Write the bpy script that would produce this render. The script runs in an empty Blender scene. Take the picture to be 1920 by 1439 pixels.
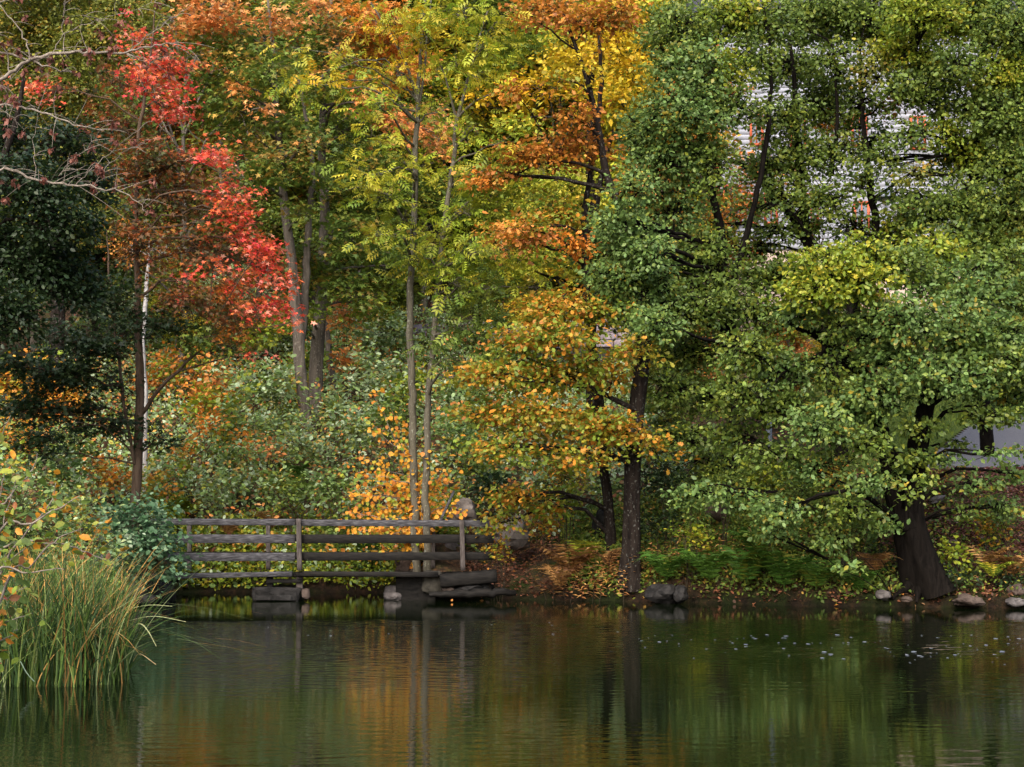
import bpy, bmesh, math, random
import numpy as np
from mathutils import Vector, noise

# ---------------------------------------------------------------- camera, sky, sun, exposure
scene = bpy.context.scene
W_PX, H_PX, F_PX = 1920.0, 1439.0, 3000.0
HORIZON = 929.0
CAM_Z = 2.0
TH = math.atan((HORIZON - H_PX / 2) / F_PX)
cd = bpy.data.cameras.new("camera"); cam = bpy.data.objects.new("camera", cd)
scene.collection.objects.link(cam)
cam.location = (0, 0, CAM_Z); cam.rotation_euler = (math.radians(90) + TH, 0, 0)
cd.sensor_width = 36; cd.lens = 36 * F_PX / W_PX
cd.clip_start = 0.1; cd.clip_end = 2000
scene.camera = cam

SUN_EL, SUN_ROT = math.radians(42), math.radians(195)
world = bpy.data.worlds.new("World"); scene.world = world
world.use_nodes = True
wn = world.node_tree.nodes; wl = world.node_tree.links
sky = wn.new("ShaderNodeTexSky"); sky.sky_type = 'NISHITA'; sky.sun_disc = False
sky.sun_elevation = SUN_EL; sky.sun_rotation = SUN_ROT
sky.air_density = 1.0; sky.dust_density = 4.0; sky.ozone_density = 0.6
wl.new(sky.outputs[0], wn["Background"].inputs[0])
wn["Background"].inputs[1].default_value = 0.15

sl = bpy.data.lights.new("sun", 'SUN'); sun = bpy.data.objects.new("sun", sl)
scene.collection.objects.link(sun)
sl.energy = 1.5; sl.angle = math.radians(60); sl.color = (1.0, 0.95, 0.87)
# direction towards the sun: Nishita rotation 0 = +Y, turning clockwise seen from above
sd = Vector((math.sin(SUN_ROT) * math.cos(SUN_EL), math.cos(SUN_ROT) * math.cos(SUN_EL), math.sin(SUN_EL)))
sun.rotation_euler = sd.to_track_quat('Z', 'Y').to_euler()
vs = scene.view_settings
vs.view_transform = 'Standard'; vs.look = 'None'; vs.gamma = 1.0; vs.exposure = 1.36
scene.cycles.max_bounces = 6; scene.cycles.diffuse_bounces = 3; scene.cycles.glossy_bounces = 3
scene.cycles.transmission_bounces = 3; scene.cycles.caustics_reflective = False; scene.cycles.caustics_refractive = False

LAI_K = 2.0   # leaf layers per crown
RNG = np.random.default_rng(11); random.seed(5)
LINK = scene.collection.objects.link

# ---------------------------------------------------------------- helpers
def P(px, py, Y):
    """world point seen at photo pixel (px, py) and standing Y metres away"""
    u = (px - W_PX / 2) / F_PX; v = (H_PX / 2 - py) / F_PX
    t = Y / (math.cos(TH) - v * math.sin(TH))
    return np.array([u * t, Y, CAM_Z + t * (math.sin(TH) + v * math.cos(TH))])

def X(px, Y): return (px - W_PX / 2) / F_PX * Y / math.cos(TH)

def tag(o, label=None, cat=None, group=None, kind=None):
    if label: o["label"] = label
    if cat: o["category"] = cat
    if group: o["group"] = group
    if kind: o["kind"] = kind
    return o

def empty(name, loc, rz=0.0, **k):
    o = bpy.data.objects.new(name, None); LINK(o)
    o.location = tuple(loc); o.rotation_euler = (0, 0, rz); o.empty_display_size = 0.2
    return tag(o, **k)

def raw_mesh(name, V, faces_by_size, mats, smooth=False, col=None):
    """faces_by_size: list of (M,k) index arrays; col: per-face colours in the same order"""
    me = bpy.data.meshes.new(name)
    V = np.asarray(V, dtype=np.float32)
    me.vertices.add(len(V)); me.vertices.foreach_set("co", V.ravel())
    loops = np.concatenate([f.ravel() for f in faces_by_size]).astype(np.int32)
    tot = np.concatenate([np.full(len(f), f.shape[1], dtype=np.int32) for f in faces_by_size])
    start = np.concatenate([[0], np.cumsum(tot)[:-1]]).astype(np.int32)
    me.loops.add(len(loops)); me.loops.foreach_set("vertex_index", loops)
    me.polygons.add(len(tot)); me.polygons.foreach_set("loop_start", start)
    try: me.polygons.foreach_set("loop_total", tot)
    except Exception: pass
    if smooth: me.polygons.foreach_set("use_smooth", np.ones(len(tot), dtype=bool))
    if col is not None:
        a = me.attributes.new("leafcol", 'FLOAT_COLOR', 'FACE')
        c = np.ones((len(tot), 4), dtype=np.float32); c[:, :3] = col
        a.data.foreach_set("color", c.ravel())
    me.update(calc_edges=True)
    for m in (mats if isinstance(mats, (list, tuple)) else [mats]): me.materials.append(m)
    return me

def link_mesh(name, me, parent=None, loc=(0, 0, 0)):
    o = bpy.data.objects.new(name, me); LINK(o); o.location = tuple(loc)
    if parent is not None: o.parent = parent
    return o

def unit(a):
    return a / (np.linalg.norm(a, axis=-1, keepdims=True) + 1e-9)

# ---------------------------------------------------------------- materials
def mat(name):
    m = bpy.data.materials.new(name); m.use_nodes = True
    nt = m.node_tree; return m, nt, nt.nodes["Principled BSDF"]

def ramp(nt, fac, stops):
    r = nt.nodes.new("ShaderNodeValToRGB"); e = r.color_ramp.elements
    while len(e) < len(stops): e.new(0.5)
    for k, (p, c) in enumerate(stops):
        e[k].position = p; e[k].color = (*c, 1)
    nt.links.new(fac, r.inputs[0]); return r.outputs[0]

def texnoise(nt, scale=(1, 1, 1), s=5, detail=4, rough=.6, coord="Object", dist=0.0):
    tc = nt.nodes.new("ShaderNodeTexCoord"); mp = nt.nodes.new("ShaderNodeMapping")
    mp.inputs["Scale"].default_value = scale
    nt.links.new(tc.outputs[coord], mp.inputs[0])
    n = nt.nodes.new("ShaderNodeTexNoise"); n.inputs["Scale"].default_value = s
    n.inputs["Detail"].default_value = detail; n.inputs["Roughness"].default_value = rough
    n.inputs["Distortion"].default_value = dist
    nt.links.new(mp.outputs[0], n.inputs["Vector"]); return n.outputs["Fac"]

def bump(nt, b, h, strength=.5, dist=.02):
    n = nt.nodes.new("ShaderNodeBump"); n.inputs["Strength"].default_value = strength
    n.inputs["Distance"].default_value = dist
    nt.links.new(h, n.inputs["Height"]); nt.links.new(n.outputs[0], b.inputs["Normal"]); return n

def leaf_material(name, rough=.42, transl=.3, spec=.5):
    m, nt, b = mat(name)
    a = nt.nodes.new("ShaderNodeAttribute"); a.attribute_name = "leafcol"
    n = texnoise(nt, s=35, detail=2)
    mr = nt.nodes.new("ShaderNodeMapRange"); mr.inputs[1].default_value = .25; mr.inputs[2].default_value = .75
    mr.inputs[3].default_value = .72; mr.inputs[4].default_value = 1.25
    nt.links.new(n, mr.inputs[0])
    mx = nt.nodes.new("ShaderNodeVectorMath"); mx.operation = 'SCALE'
    nt.links.new(a.outputs["Color"], mx.inputs[0]); nt.links.new(mr.outputs[0], mx.inputs["Scale"])
    nt.links.new(mx.outputs[0], b.inputs["Base Color"])
    b.inputs["Roughness"].default_value = rough; b.inputs["Specular IOR Level"].default_value = spec
    t = nt.nodes.new("ShaderNodeBsdfTranslucent"); nt.links.new(mx.outputs[0], t.inputs[0])
    ms = nt.nodes.new("ShaderNodeMixShader"); ms.inputs[0].default_value = transl
    nt.links.new(b.outputs[0], ms.inputs[1]); nt.links.new(t.outputs[0], ms.inputs[2])
    nt.links.new(ms.outputs[0], nt.nodes["Material Output"].inputs[0])
    return m

def bark(name, c0, c1, spots=None, furrow=14, strength=.8):
    m, nt, b = mat(name)
    n = texnoise(nt, scale=(1, 1, .14), s=furrow, detail=6, rough=.7, dist=.6)
    c = ramp(nt, n, [(.3, c0), (.62, c1)])
    if spots:
        s = texnoise(nt, scale=(1, 1, .6), s=26, detail=3, rough=.6)
        f = ramp(nt, s, [(.60, (0, 0, 0)), (.66, (1, 1, 1))])
        mx = nt.nodes.new("ShaderNodeMix"); mx.data_type = 'RGBA'
        nt.links.new(f, mx.inputs[0]); nt.links.new(c, mx.inputs[6]); mx.inputs[7].default_value = (*spots, 1)
        c = mx.outputs[2]
    nt.links.new(c, b.inputs["Base Color"]); b.inputs["Roughness"].default_value = .95
    b.inputs["Specular IOR Level"].default_value = .06
    bump(nt, b, n, strength, .02)
    return m

def noisy(name, stops, s=6, scale=(1, 1, 1), rough=.85, bs=.5, bd=.02, detail=6, spec=.1):
    m, nt, b = mat(name)
    n = texnoise(nt, scale=scale, s=s, detail=detail, rough=.65)
    nt.links.new(ramp(nt, n, stops), b.inputs["Base Color"])
    b.inputs["Roughness"].default_value = rough; b.inputs["Specular IOR Level"].default_value = spec
    bump(nt, b, n, bs, bd); return m

M_LEAF = leaf_material("leaf_soft", .55, .38, .35)
M_LEAF_GLOSS = leaf_material("leaf_glossy", .48, .36, .4)
M_FERN = leaf_material("fern_frond", .6, .3, .25)
M_BARK_DARK = bark("bark_dark_wet", (.004, .003, .003), (.022, .017, .014), spots=(.09, .09, .08))
M_BARK_BROWN = bark("bark_brown_maple", (.03, .02, .014), (.10, .07, .05))
M_BARK_GREY = bark("bark_grey_ash", (.04, .036, .026), (.11, .10, .075), spots=(.2, .2, .16), strength=.5)
M_BARK_PALE = bark("bark_pale_maple", (.035, .03, .025), (.13, .11, .09), spots=(.2, .18, .15), furrow=9)
M_BARK_WHITE = bark("bark_white_birch", (.22, .2, .19), (.5, .49, .48), furrow=6, strength=.2)
M_STEM = noisy("stem_brown", [(.35, (.02, .015, .01)), (.7, (.08, .06, .04))], s=18)
M_TWIG = noisy("twig_grey", [(.35, (.10, .08, .065)), (.7, (.28, .24, .2))], s=18)
M_ALDER = bark("bark_black_furrowed", (.0008, .0007, .0006), (.010, .008, .0066), spots=None, furrow=16, strength=1.0)

def c_(*a): return np.array(a, dtype=np.float32)
PAL = {
 'green':   [(c_(.112, .172, .028), 4), (c_(.15, .215, .035), 3), (c_(.22, .25, .03), 2), (c_(.05, .09, .02), 2)],
 'bluegreen': [(c_(.105, .185, .045), 5), (c_(.155, .24, .065), 3), (c_(.21, .28, .05), 1.8), (c_(.40, .28, .03), .4)],
 'pale':    [(c_(.25, .35, .16), 4), (c_(.18, .28, .07), 4), (c_(.45, .55, .36), 2.2), (c_(.34, .36, .05), 1.6), (c_(.62, .34, .07), .45)],
 'lime':    [(c_(.2, .27, .02), 4), (c_(.3, .32, .025), 3), (c_(.12, .2, .025), 2), (c_(.42, .34, .03), 1)],
 'yg':      [(c_(.40, .40, .03), 4), (c_(.52, .43, .04), 3), (c_(.25, .33, .025), 3), (c_(.15, .23, .02), 1)],
 'yellow':  [(c_(.58, .40, .02), 5), (c_(.45, .36, .02), 3), (c_(.62, .33, .02), 1.5), (c_(.25, .27, .02), 1)],
 'gold':    [(c_(.62, .28, .025), 6), (c_(.66, .36, .04), 3), (c_(.52, .19, .025), 3), (c_(.3, .32, .04), .6)],
 'orange':  [(c_(.62, .22, .025), 5), (c_(.68, .30, .07), 3), (c_(.5, .16, .02), 2), (c_(.2, .17, .02), 1)],
 'peach':   [(c_(.72, .30, .08), 5), (c_(.7, .36, .14), 2), (c_(.62, .2, .05), 3), (c_(.14, .17, .03), 1.5)],
 'rust':    [(c_(.42, .15, .02), 4), (c_(.30, .10, .02), 3), (c_(.55, .23, .03), 3), (c_(.16, .15, .02), 2)],
 'oakmix':  [(c_(.15, .22, .02), 6), (c_(.22, .28, .03), 4), (c_(.52, .21, .02), 3.2), (c_(.38, .14, .02), 1.2), (c_(.4, .33, .03), 1)],
 'oakgold': [(c_(.16, .22, .02), 4), (c_(.25, .27, .03), 3), (c_(.52, .22, .02), 4), (c_(.4, .15, .02), 2)],
 'red':     [(c_(.72, .09, .05), 5), (c_(.6, .045, .06), 2), (c_(.76, .2, .05), 3.5), (c_(.78, .32, .22), 2)],
 'redbrown': [(c_(.17, .07, .025), 4), (c_(.36, .12, .03), 2.5), (c_(.07, .085, .025), 5), (c_(.4, .06, .03), 1), (c_(.1, .09, .05), 1)],
 'olive':   [(c_(.15, .175, .03), 4), (c_(.24, .25, .03), 3), (c_(.09, .11, .02), 2), (c_(.4, .24, .03), 1)],
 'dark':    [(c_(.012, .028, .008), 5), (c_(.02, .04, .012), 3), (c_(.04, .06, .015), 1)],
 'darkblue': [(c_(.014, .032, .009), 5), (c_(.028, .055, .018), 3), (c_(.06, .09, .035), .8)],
 'maple':   [(c_(.095, .155, .025), 5), (c_(.14, .2, .03), 3), (c_(.24, .27, .035), 1.8), (c_(.5, .3, .06), .8)],
 'maplemix': [(c_(.07, .12, .02), 4), (c_(.12, .16, .03), 2), (c_(.6, .28, .07), 3), (c_(.36, .24, .05), 2)],
 'fern':    [(c_(.05, .12, .015), 4), (c_(.08, .16, .02), 3), (c_(.15, .17, .02), 1)],
 'fernbrown': [(c_(.26, .13, .04), 4), (c_(.36, .2, .07), 2), (c_(.15, .07, .03), 2)],
 'litter':  [(c_(.26, .10, .05), 3), (c_(.14, .055, .03), 4), (c_(.33, .18, .09), 1.2), (c_(.5, .2, .04), .3), (c_(.08, .04, .025), 3)],
 'mulch':   [(c_(.13, .05, .045), 4), (c_(.2, .08, .07), 3), (c_(.08, .035, .03), 3), (c_(.32, .2, .17), .6)],
 'bush':    [(c_(.07, .15, .065), 4), (c_(.15, .26, .14), 3), (c_(.045, .10, .045), 2), (c_(.24, .34, .2), 1)],
 'reed':    [(c_(.07, .125, .022), 5), (c_(.15, .2, .05), 2.5), (c_(.025, .055, .014), 6), (c_(.26, .15, .04), 1.1), (c_(.22, .26, .11), 1)],
 'drygold': [(c_(.52, .26, .08), 4), (c_(.62, .36, .13), 2), (c_(.32, .14, .05), 3)],
}
def pick(pal, n):
    cs = np.array([c for c, w in PAL[pal]]); w = np.array([w for c, w in PAL[pal]], dtype=float)
    return cs[RNG.choice(len(cs), n, p=w / w.sum())]

# ---------------------------------------------------------------- leaf templates (base at origin, tip +Y, face up +Z)
def tpl(verts, faces): return (np.array(verts, dtype=np.float32), [np.array(f, dtype=np.int64) for f in faces])
KITE = tpl([(0, 0, 0), (.30, .45, .07), (0, 1, -.04), (-.30, .45, .07)], [[(0, 1, 2), (0, 2, 3)]])
OVAL = tpl([(0, 0, 0), (.24, .22, .05), (.30, .60, .06), (0, 1, -.06), (-.30, .60, .06), (-.24, .22, .05)],
           [[(0, 1, 2, 3), (0, 3, 4, 5)]])
ROUND = tpl([(0, 0, 0), (.36, .16, .05), (.42, .58, .06), (0, 1, -.05), (-.42, .58, .06), (-.36, .16, .05)],
            [[(0, 1, 2, 3), (0, 3, 4, 5)]])
OAK = tpl([(0, 0, 0), (.13, .3, .03), (.30, .42, .06), (.20, .6, .03), (.32, .78, .03), (0, 1, -.05),
           (-.32, .78, .03), (-.20, .6, .03), (-.30, .42, .06), (-.13, .3, .03)],
          [[(0, 1, 2, 3), (0, 7, 8, 9), (0, 3, 5, 7)], [(3, 4, 5), (5, 6, 7)]])
_mp = [(0, 0, 0), (.42, -.08, .02), (.17, .22, .04), (.58, .42, -.02), (.16, .5, .03), (0, 1, -.06),
       (-.16, .5, .03), (-.58, .42, -.02), (-.17, .22, .04), (-.42, -.08, .02)]
MAPLE = tpl(_mp, [[(0, 2, 4, 5), (0, 5, 6, 8)], [(0, 1, 2), (2, 3, 4), (6, 7, 8), (8, 9, 0)]])
def _ash():
    V, Fq = [], []
    for k in range(4):
        y = .12 + .2 * k; L = .36 * (1 - .12 * abs(k - 1.5))
        for s in (-1, 1):
            b = len(V); tx, ty = s * L, y + L * .55
            V += [(s * .01, y, 0), (s * L * .5 + s * .03, y + L * .12, .02 - .02), (tx, ty, -.09), (s * L * .4, y + L * .5, .02)]
            Fq += [(b, b + 1, b + 2, b + 3)]
    b = len(V); V += [(0, .72, 0), (.08, .86, .01), (0, 1.1, -.06), (-.08, .86, .01)]; Fq += [(b, b + 1, b + 2, b + 3)]
    return tpl(V, [Fq])
ASH = _ash()
BLADE = tpl([(-.02, 0, 0), (.02, 0, 0), (.02, .35, .05), (.014, .7, .02), (0, 1, -.1), (-.014, .7, .02), (-.02, .35, .05)],
            [[(0, 1, 2, 6), (6, 2, 3, 5)], [(5, 3, 4)]])
AREA = {'KITE': .3, 'OVAL': .42, 'ROUND': .6, 'OAK': .36, 'MAPLE': .5, 'ASH': .42}
TPL = dict(KITE=KITE, OVAL=OVAL, ROUND=ROUND, OAK=OAK, MAPLE=MAPLE, ASH=ASH)

class Leaves:
    def __init__(s): s.p, s.n, s.d, s.s, s.c = [], [], [], [], []
    def add(s, p, n, d, sz, c):
        s.p.append(p); s.n.append(n); s.d.append(d); s.s.append(sz); s.c.append(c)
    def count(s): return sum(len(a) for a in s.p)
    def mesh(s, name, kind, material, origin=(0, 0, 0), tube=None, tube_col=None):
        T, FS = TPL[kind] if isinstance(kind, str) else kind
        p = np.concatenate(s.p) - np.array(origin); n = unit(np.concatenate(s.n)); d = np.concatenate(s.d)
        sz = np.concatenate(s.s)[:, None, None]; c = np.concatenate(s.c)
        y = unit(d - (d * n).sum(1, keepdims=True) * n); x = np.cross(y, n)
        V = p[:, None, :] + sz * (T[None, :, 0:1] * x[:, None] + T[None, :, 1:2] * y[:, None] + T[None, :, 2:3] * n[:, None])
        N, K = len(p), len(T); off = (np.arange(N) * K)[:, None, None]
        faces, cols = [], []
        for F in FS:
            faces.append((off + F[None]).reshape(-1, F.shape[1])); cols.append(np.repeat(c, len(F), axis=0))
        V = V.reshape(-1, 3)
        if tube is not None:      # stalk joined to its leaflets, so that a frond is one piece
            tv = np.concatenate(tube.V) - np.array(origin); tf = np.concatenate(tube.F)
            faces.append(tf + len(V)); cols.append(np.tile(np.array(tube_col, dtype=np.float32), (len(tf), 1))); V = np.concatenate([V, tv])
        return raw_mesh(name, V, faces, material, col=np.concatenate(cols))

class Tubes:
    def __init__(s): s.V, s.F, s.n = [], [], 0
    def add(s, pts, rad, sides=8, flare=None, furrow=0.0):
        pts = np.asarray(pts, dtype=float); rad = np.asarray(rad, dtype=float); m = len(pts)
        t = unit(np.gradient(pts, axis=0))
        ref = np.array([0.31, 1, 0.12]) if abs(t[0][1]) < .9 else np.array([1, 0, .1])
        a = unit(np.cross(t, ref)); b = np.cross(t, a)
        ang = np.arange(sides) / sides * 2 * math.pi
        rr = rad[:, None]
        if flare is not None: rr = rr * (1 + flare[:, None] * np.sin(ang[None] * 3 + 1.0) + .5 * flare[:, None] * np.sin(ang[None] * 5))
        if furrow:
            fz = pts[:, 2]; N_ = np.zeros((m, sides))
            for i_ in range(m):
                for j_ in range(sides):
                    q_ = (math.cos(ang[j_]) * 4.2, math.sin(ang[j_]) * 4.2, fz[i_] * 1.3)
                    N_[i_, j_] = -abs(noise.noise(q_)) * 2 + .5 * noise.noise((q_[0] * 3, q_[1] * 3, q_[2] * 2))
            rr = rr * (1 + furrow * (N_ + .5))
        elif sides > 6: rr = rr * (1 + .05 * RNG.standard_normal((m, sides)))
        V = pts[:, None] + rr[..., None] * (np.cos(ang)[None, :, None] * a[:, None] + np.sin(ang)[None, :, None] * b[:, None])
        base = s.n; i = np.arange(m - 1)[:, None] * sides; j = np.arange(sides)[None]; j2 = (j + 1) % sides
        F = np.stack([base + i + j, base + i + j2, base + i + sides + j2, base + i + sides + j], -1).reshape(-1, 4)
        s.V.append(V.reshape(-1, 3)); s.F.append(F); s.n += m * sides
    def batch(s, A, B, C, r0, r1, seg=4):
        """many thin twigs at once: quadratic curves A-B-C, three-sided"""
        N = len(A)
        if N == 0: return
        t = np.linspace(0, 1, seg + 1)[None, :, None]
        Q = (1 - t) ** 2 * A[:, None] + 2 * t * (1 - t) * B[:, None] + t ** 2 * C[:, None]
        T = unit(np.gradient(Q, axis=1)); a = unit(np.cross(T, np.array([.2, .9, .35]))); b = np.cross(T, a)
        r = (r0[:, None] * (1 - t[..., 0]) + r1[:, None] * t[..., 0])[..., None, None]
        ang = np.arange(3) / 3 * 2 * math.pi
        V = Q[:, :, None] + r * (np.cos(ang)[None, None, :, None] * a[:, :, None] + np.sin(ang)[None, None, :, None] * b[:, :, None])
        k = np.arange(N)[:, None, None] * (seg + 1) * 3; i = np.arange(seg)[None, :, None] * 3
        j = np.arange(3)[None, None]; j2 = (j + 1) % 3
        F = np.stack([k + i + j, k + i + j2, k + i + 3 + j2, k + i + 3 + j], -1).reshape(-1, 4) + s.n
        s.V.append(V.reshape(-1, 3)); s.F.append(F); s.n += N * (seg + 1) * 3
    def mesh(s, name, material, origin=(0, 0, 0)):
        return raw_mesh(name, np.concatenate(s.V) - np.array(origin), [np.concatenate(s.F)], material, smooth=True)

def smooth_path(pts, rad, step=.25, wob=.02):
    pts = np.asarray(pts, dtype=float); rad = np.asarray(rad, dtype=float)
    Q, R = [], []; n = len(pts)
    ext = np.vstack([2 * pts[0] - pts[1], pts, 2 * pts[-1] - pts[-2]])
    for i in range(n - 1):
        p0, p1, p2, p3 = ext[i:i + 4]; L = np.linalg.norm(p2 - p1); k = max(2, int(L / step))
        for t in np.arange(k) / k:
            Q.append(.5 * ((2 * p1) + (-p0 + p2) * t + (2 * p0 - 5 * p1 + 4 * p2 - p3) * t * t + (-p0 + 3 * p1 - 3 * p2 + p3) * t ** 3))
            R.append(rad[i] * (1 - t) + rad[i + 1] * t)
    Q.append(pts[-1]); R.append(rad[-1])
    Q = np.array(Q); Q[1:-1] += RNG.standard_normal(Q[1:-1].shape) * wob
    return Q, np.array(R)

# ---------------------------------------------------------------- terrain
XS = [-60, -9, -7.4, -6.9, -2.3, -1.7, -.5, 1, 3.4, 5.2, 9, 30, 60]
YS = [30, 30, 31, 33.2, 33.2, 31.2, 31.3, 30.7, 30.0, 29.1, 28.5, 27, 26]
PROF = {
 -60: [(-3, -1.2), (0, .3), (3, 1.2), (4.5, 1.7), (14, 4.8), (20, 7), (60, 24), (110, 44), (300, 100)],
 -8:  [(-3, -1.2), (0, .25), (3, 1.2), (4.5, 1.7), (14, 4.8), (20, 7), (60, 24), (110, 44), (300, 100)],
 -6:  [(-3, -1.2), (0, -.02), (.6, .6), (1.6, 1.4), (14.5, 6.2), (17, 6.9), (20, 7), (60, 25), (110, 45), (300, 100)],
 -2:  [(-3, -1.2), (0, -.02), (.6, .5), (1.6, 1.3), (14.5, 6.2), (16.5, 6.9), (20, 7), (60, 25), (110, 45), (300, 100)],
 -.5: [(-3, -1.2), (0, -.02), (.3, .3), (2, .7), (4, 1.8), (14, 5.4), (18.5, 6.9), (22, 7), (60, 24), (110, 44), (300, 100)],
 2.2: [(-3, -1.2), (0, -.1), (.12, .22), (.6, .5), (1.6, 1.1), (3, 1.75), (4.5, 2.3), (16, 4.9), (30, 8.0), (60, 20), (110, 42), (300, 100)],
 8:   [(-3, -1.2), (0, -.1), (.12, .22), (1.2, .62), (3, 1.7), (4.8, 2.45), (6, 2.7), (16, 4.7), (32, 8.3), (60, 19), (110, 40), (300, 100)],
 60:  [(-3, -1.2), (0, -.1), (.12, .22), (1.2, .62), (3, 1.7), (4.8, 2.45), (6, 2.7), (16, 4.7), (32, 8.3), (60, 19), (110, 40), (300, 100)],
}
PX_ = sorted(PROF)
LYK = [-80, 0, 13, 15.5, 16.9, 19, 21, 24, 27, 31, 33, 60]
LXK = [-9, -8.4, -7.4, -6.9, -6.4, -5.9, -5.4, -5.8, -6.6, -7.2, -7.4, -7.4]
def ground(x, y):
    x = np.atleast_1d(np.asarray(x, dtype=float)); y = np.atleast_1d(np.asarray(y, dtype=float))
    d = y - np.interp(x, XS, YS)
    H = np.stack([np.interp(d, [a for a, b in PROF[k]], [b for a, b in PROF[k]]) for k in PX_])
    xi = np.clip(x, PX_[0], PX_[-1]); j = np.clip(np.searchsorted(PX_, xi) - 1, 0, len(PX_) - 2)
    px = np.array(PX_); t = (xi - px[j]) / (px[j + 1] - px[j]); k = np.arange(len(x))
    far = H[j, k] * (1 - t) + H[j + 1, k] * t
    e = np.interp(y, LYK, LXK) - x
    left = np.clip(np.where(e > 0, .06 + e * .28, e * .8), -1.2, 1.1)
    left = np.where(y > 34, -1.2, left)
    near = np.clip((1.0 - y) * .5, -1.2, .5)
    return np.maximum(np.maximum(far, left), near)
def gz(x, y): return float(ground(x, y)[0])

def build_ground():
    xs = np.concatenate([np.linspace(-400, -30, 14), np.linspace(-28, 28, 225), np.linspace(30, 400, 14)])
    ys = np.concatenate([np.linspace(-200, 0, 12), np.linspace(1, 26, 60), np.linspace(26.2, 52, 130), np.linspace(53, 120, 50), np.linspace(130, 400, 12)])
    gx, gy = np.meshgrid(xs, ys); z = ground(gx.ravel(), gy.ravel()).reshape(gx.shape)
    nz = np.array([[noise.noise((a * .9, b * .9, 0)) * .5 + noise.noise((a * 2.7, b * 2.7, 3)) * .2 for a, b in zip(r1, r2)] for r1, r2 in zip(gx, gy)])
    flat = ((gx > 7) & (gy > 33)).astype(float) * .9
    z = z + nz * np.where(z > .25, .35, .05) * np.clip((z + .2) * 2, 0, 1) * (1 - flat)
    V = np.stack([gx, gy, z], -1).reshape(-1, 3); nx, ny = len(xs), len(ys)
    i = np.arange(ny - 1)[:, None] * nx; j = np.arange(nx - 1)[None]
    F = np.stack([i + j, i + j + 1, i + nx + j + 1, i + nx + j], -1).reshape(-1, 4)
    m, nt, b = mat("forest_soil")
    n1 = texnoise(nt, s=9, detail=8, rough=.75); n2 = texnoise(nt, s=1.1, detail=4)
    a = ramp(nt, n1, [(.3, (.012, .009, .006)), (.5, (.05, .032, .02)), (.62, (.12, .06, .03)), (.75, (.2, .12, .06))])
    g = ramp(nt, n1, [(.3, (.01, .015, .005)), (.7, (.05, .07, .015))])
    mx = nt.nodes.new("ShaderNodeMix"); mx.data_type = 'RGBA'
    nt.links.new(ramp(nt, n2, [(.45, (0, 0, 0)), (.6, (1, 1, 1))]), mx.inputs[0]); nt.links.new(a, mx.inputs[6]); nt.links.new(g, mx.inputs[7])
    # soil colour gets darker down towards the waterline
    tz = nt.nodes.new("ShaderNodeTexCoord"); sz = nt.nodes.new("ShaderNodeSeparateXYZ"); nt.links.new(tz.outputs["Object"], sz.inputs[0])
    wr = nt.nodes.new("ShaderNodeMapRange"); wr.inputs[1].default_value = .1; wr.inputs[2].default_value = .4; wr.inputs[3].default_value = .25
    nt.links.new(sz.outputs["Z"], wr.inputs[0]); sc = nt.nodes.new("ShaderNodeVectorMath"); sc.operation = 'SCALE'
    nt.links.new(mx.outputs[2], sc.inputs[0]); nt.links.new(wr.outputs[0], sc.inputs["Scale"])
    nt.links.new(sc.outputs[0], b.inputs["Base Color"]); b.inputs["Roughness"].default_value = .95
    b.inputs["Specular IOR Level"].default_value = .1
    bump(nt, b, n1, .9, .06)
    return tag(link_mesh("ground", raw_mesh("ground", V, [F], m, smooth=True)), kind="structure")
build_ground()

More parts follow.
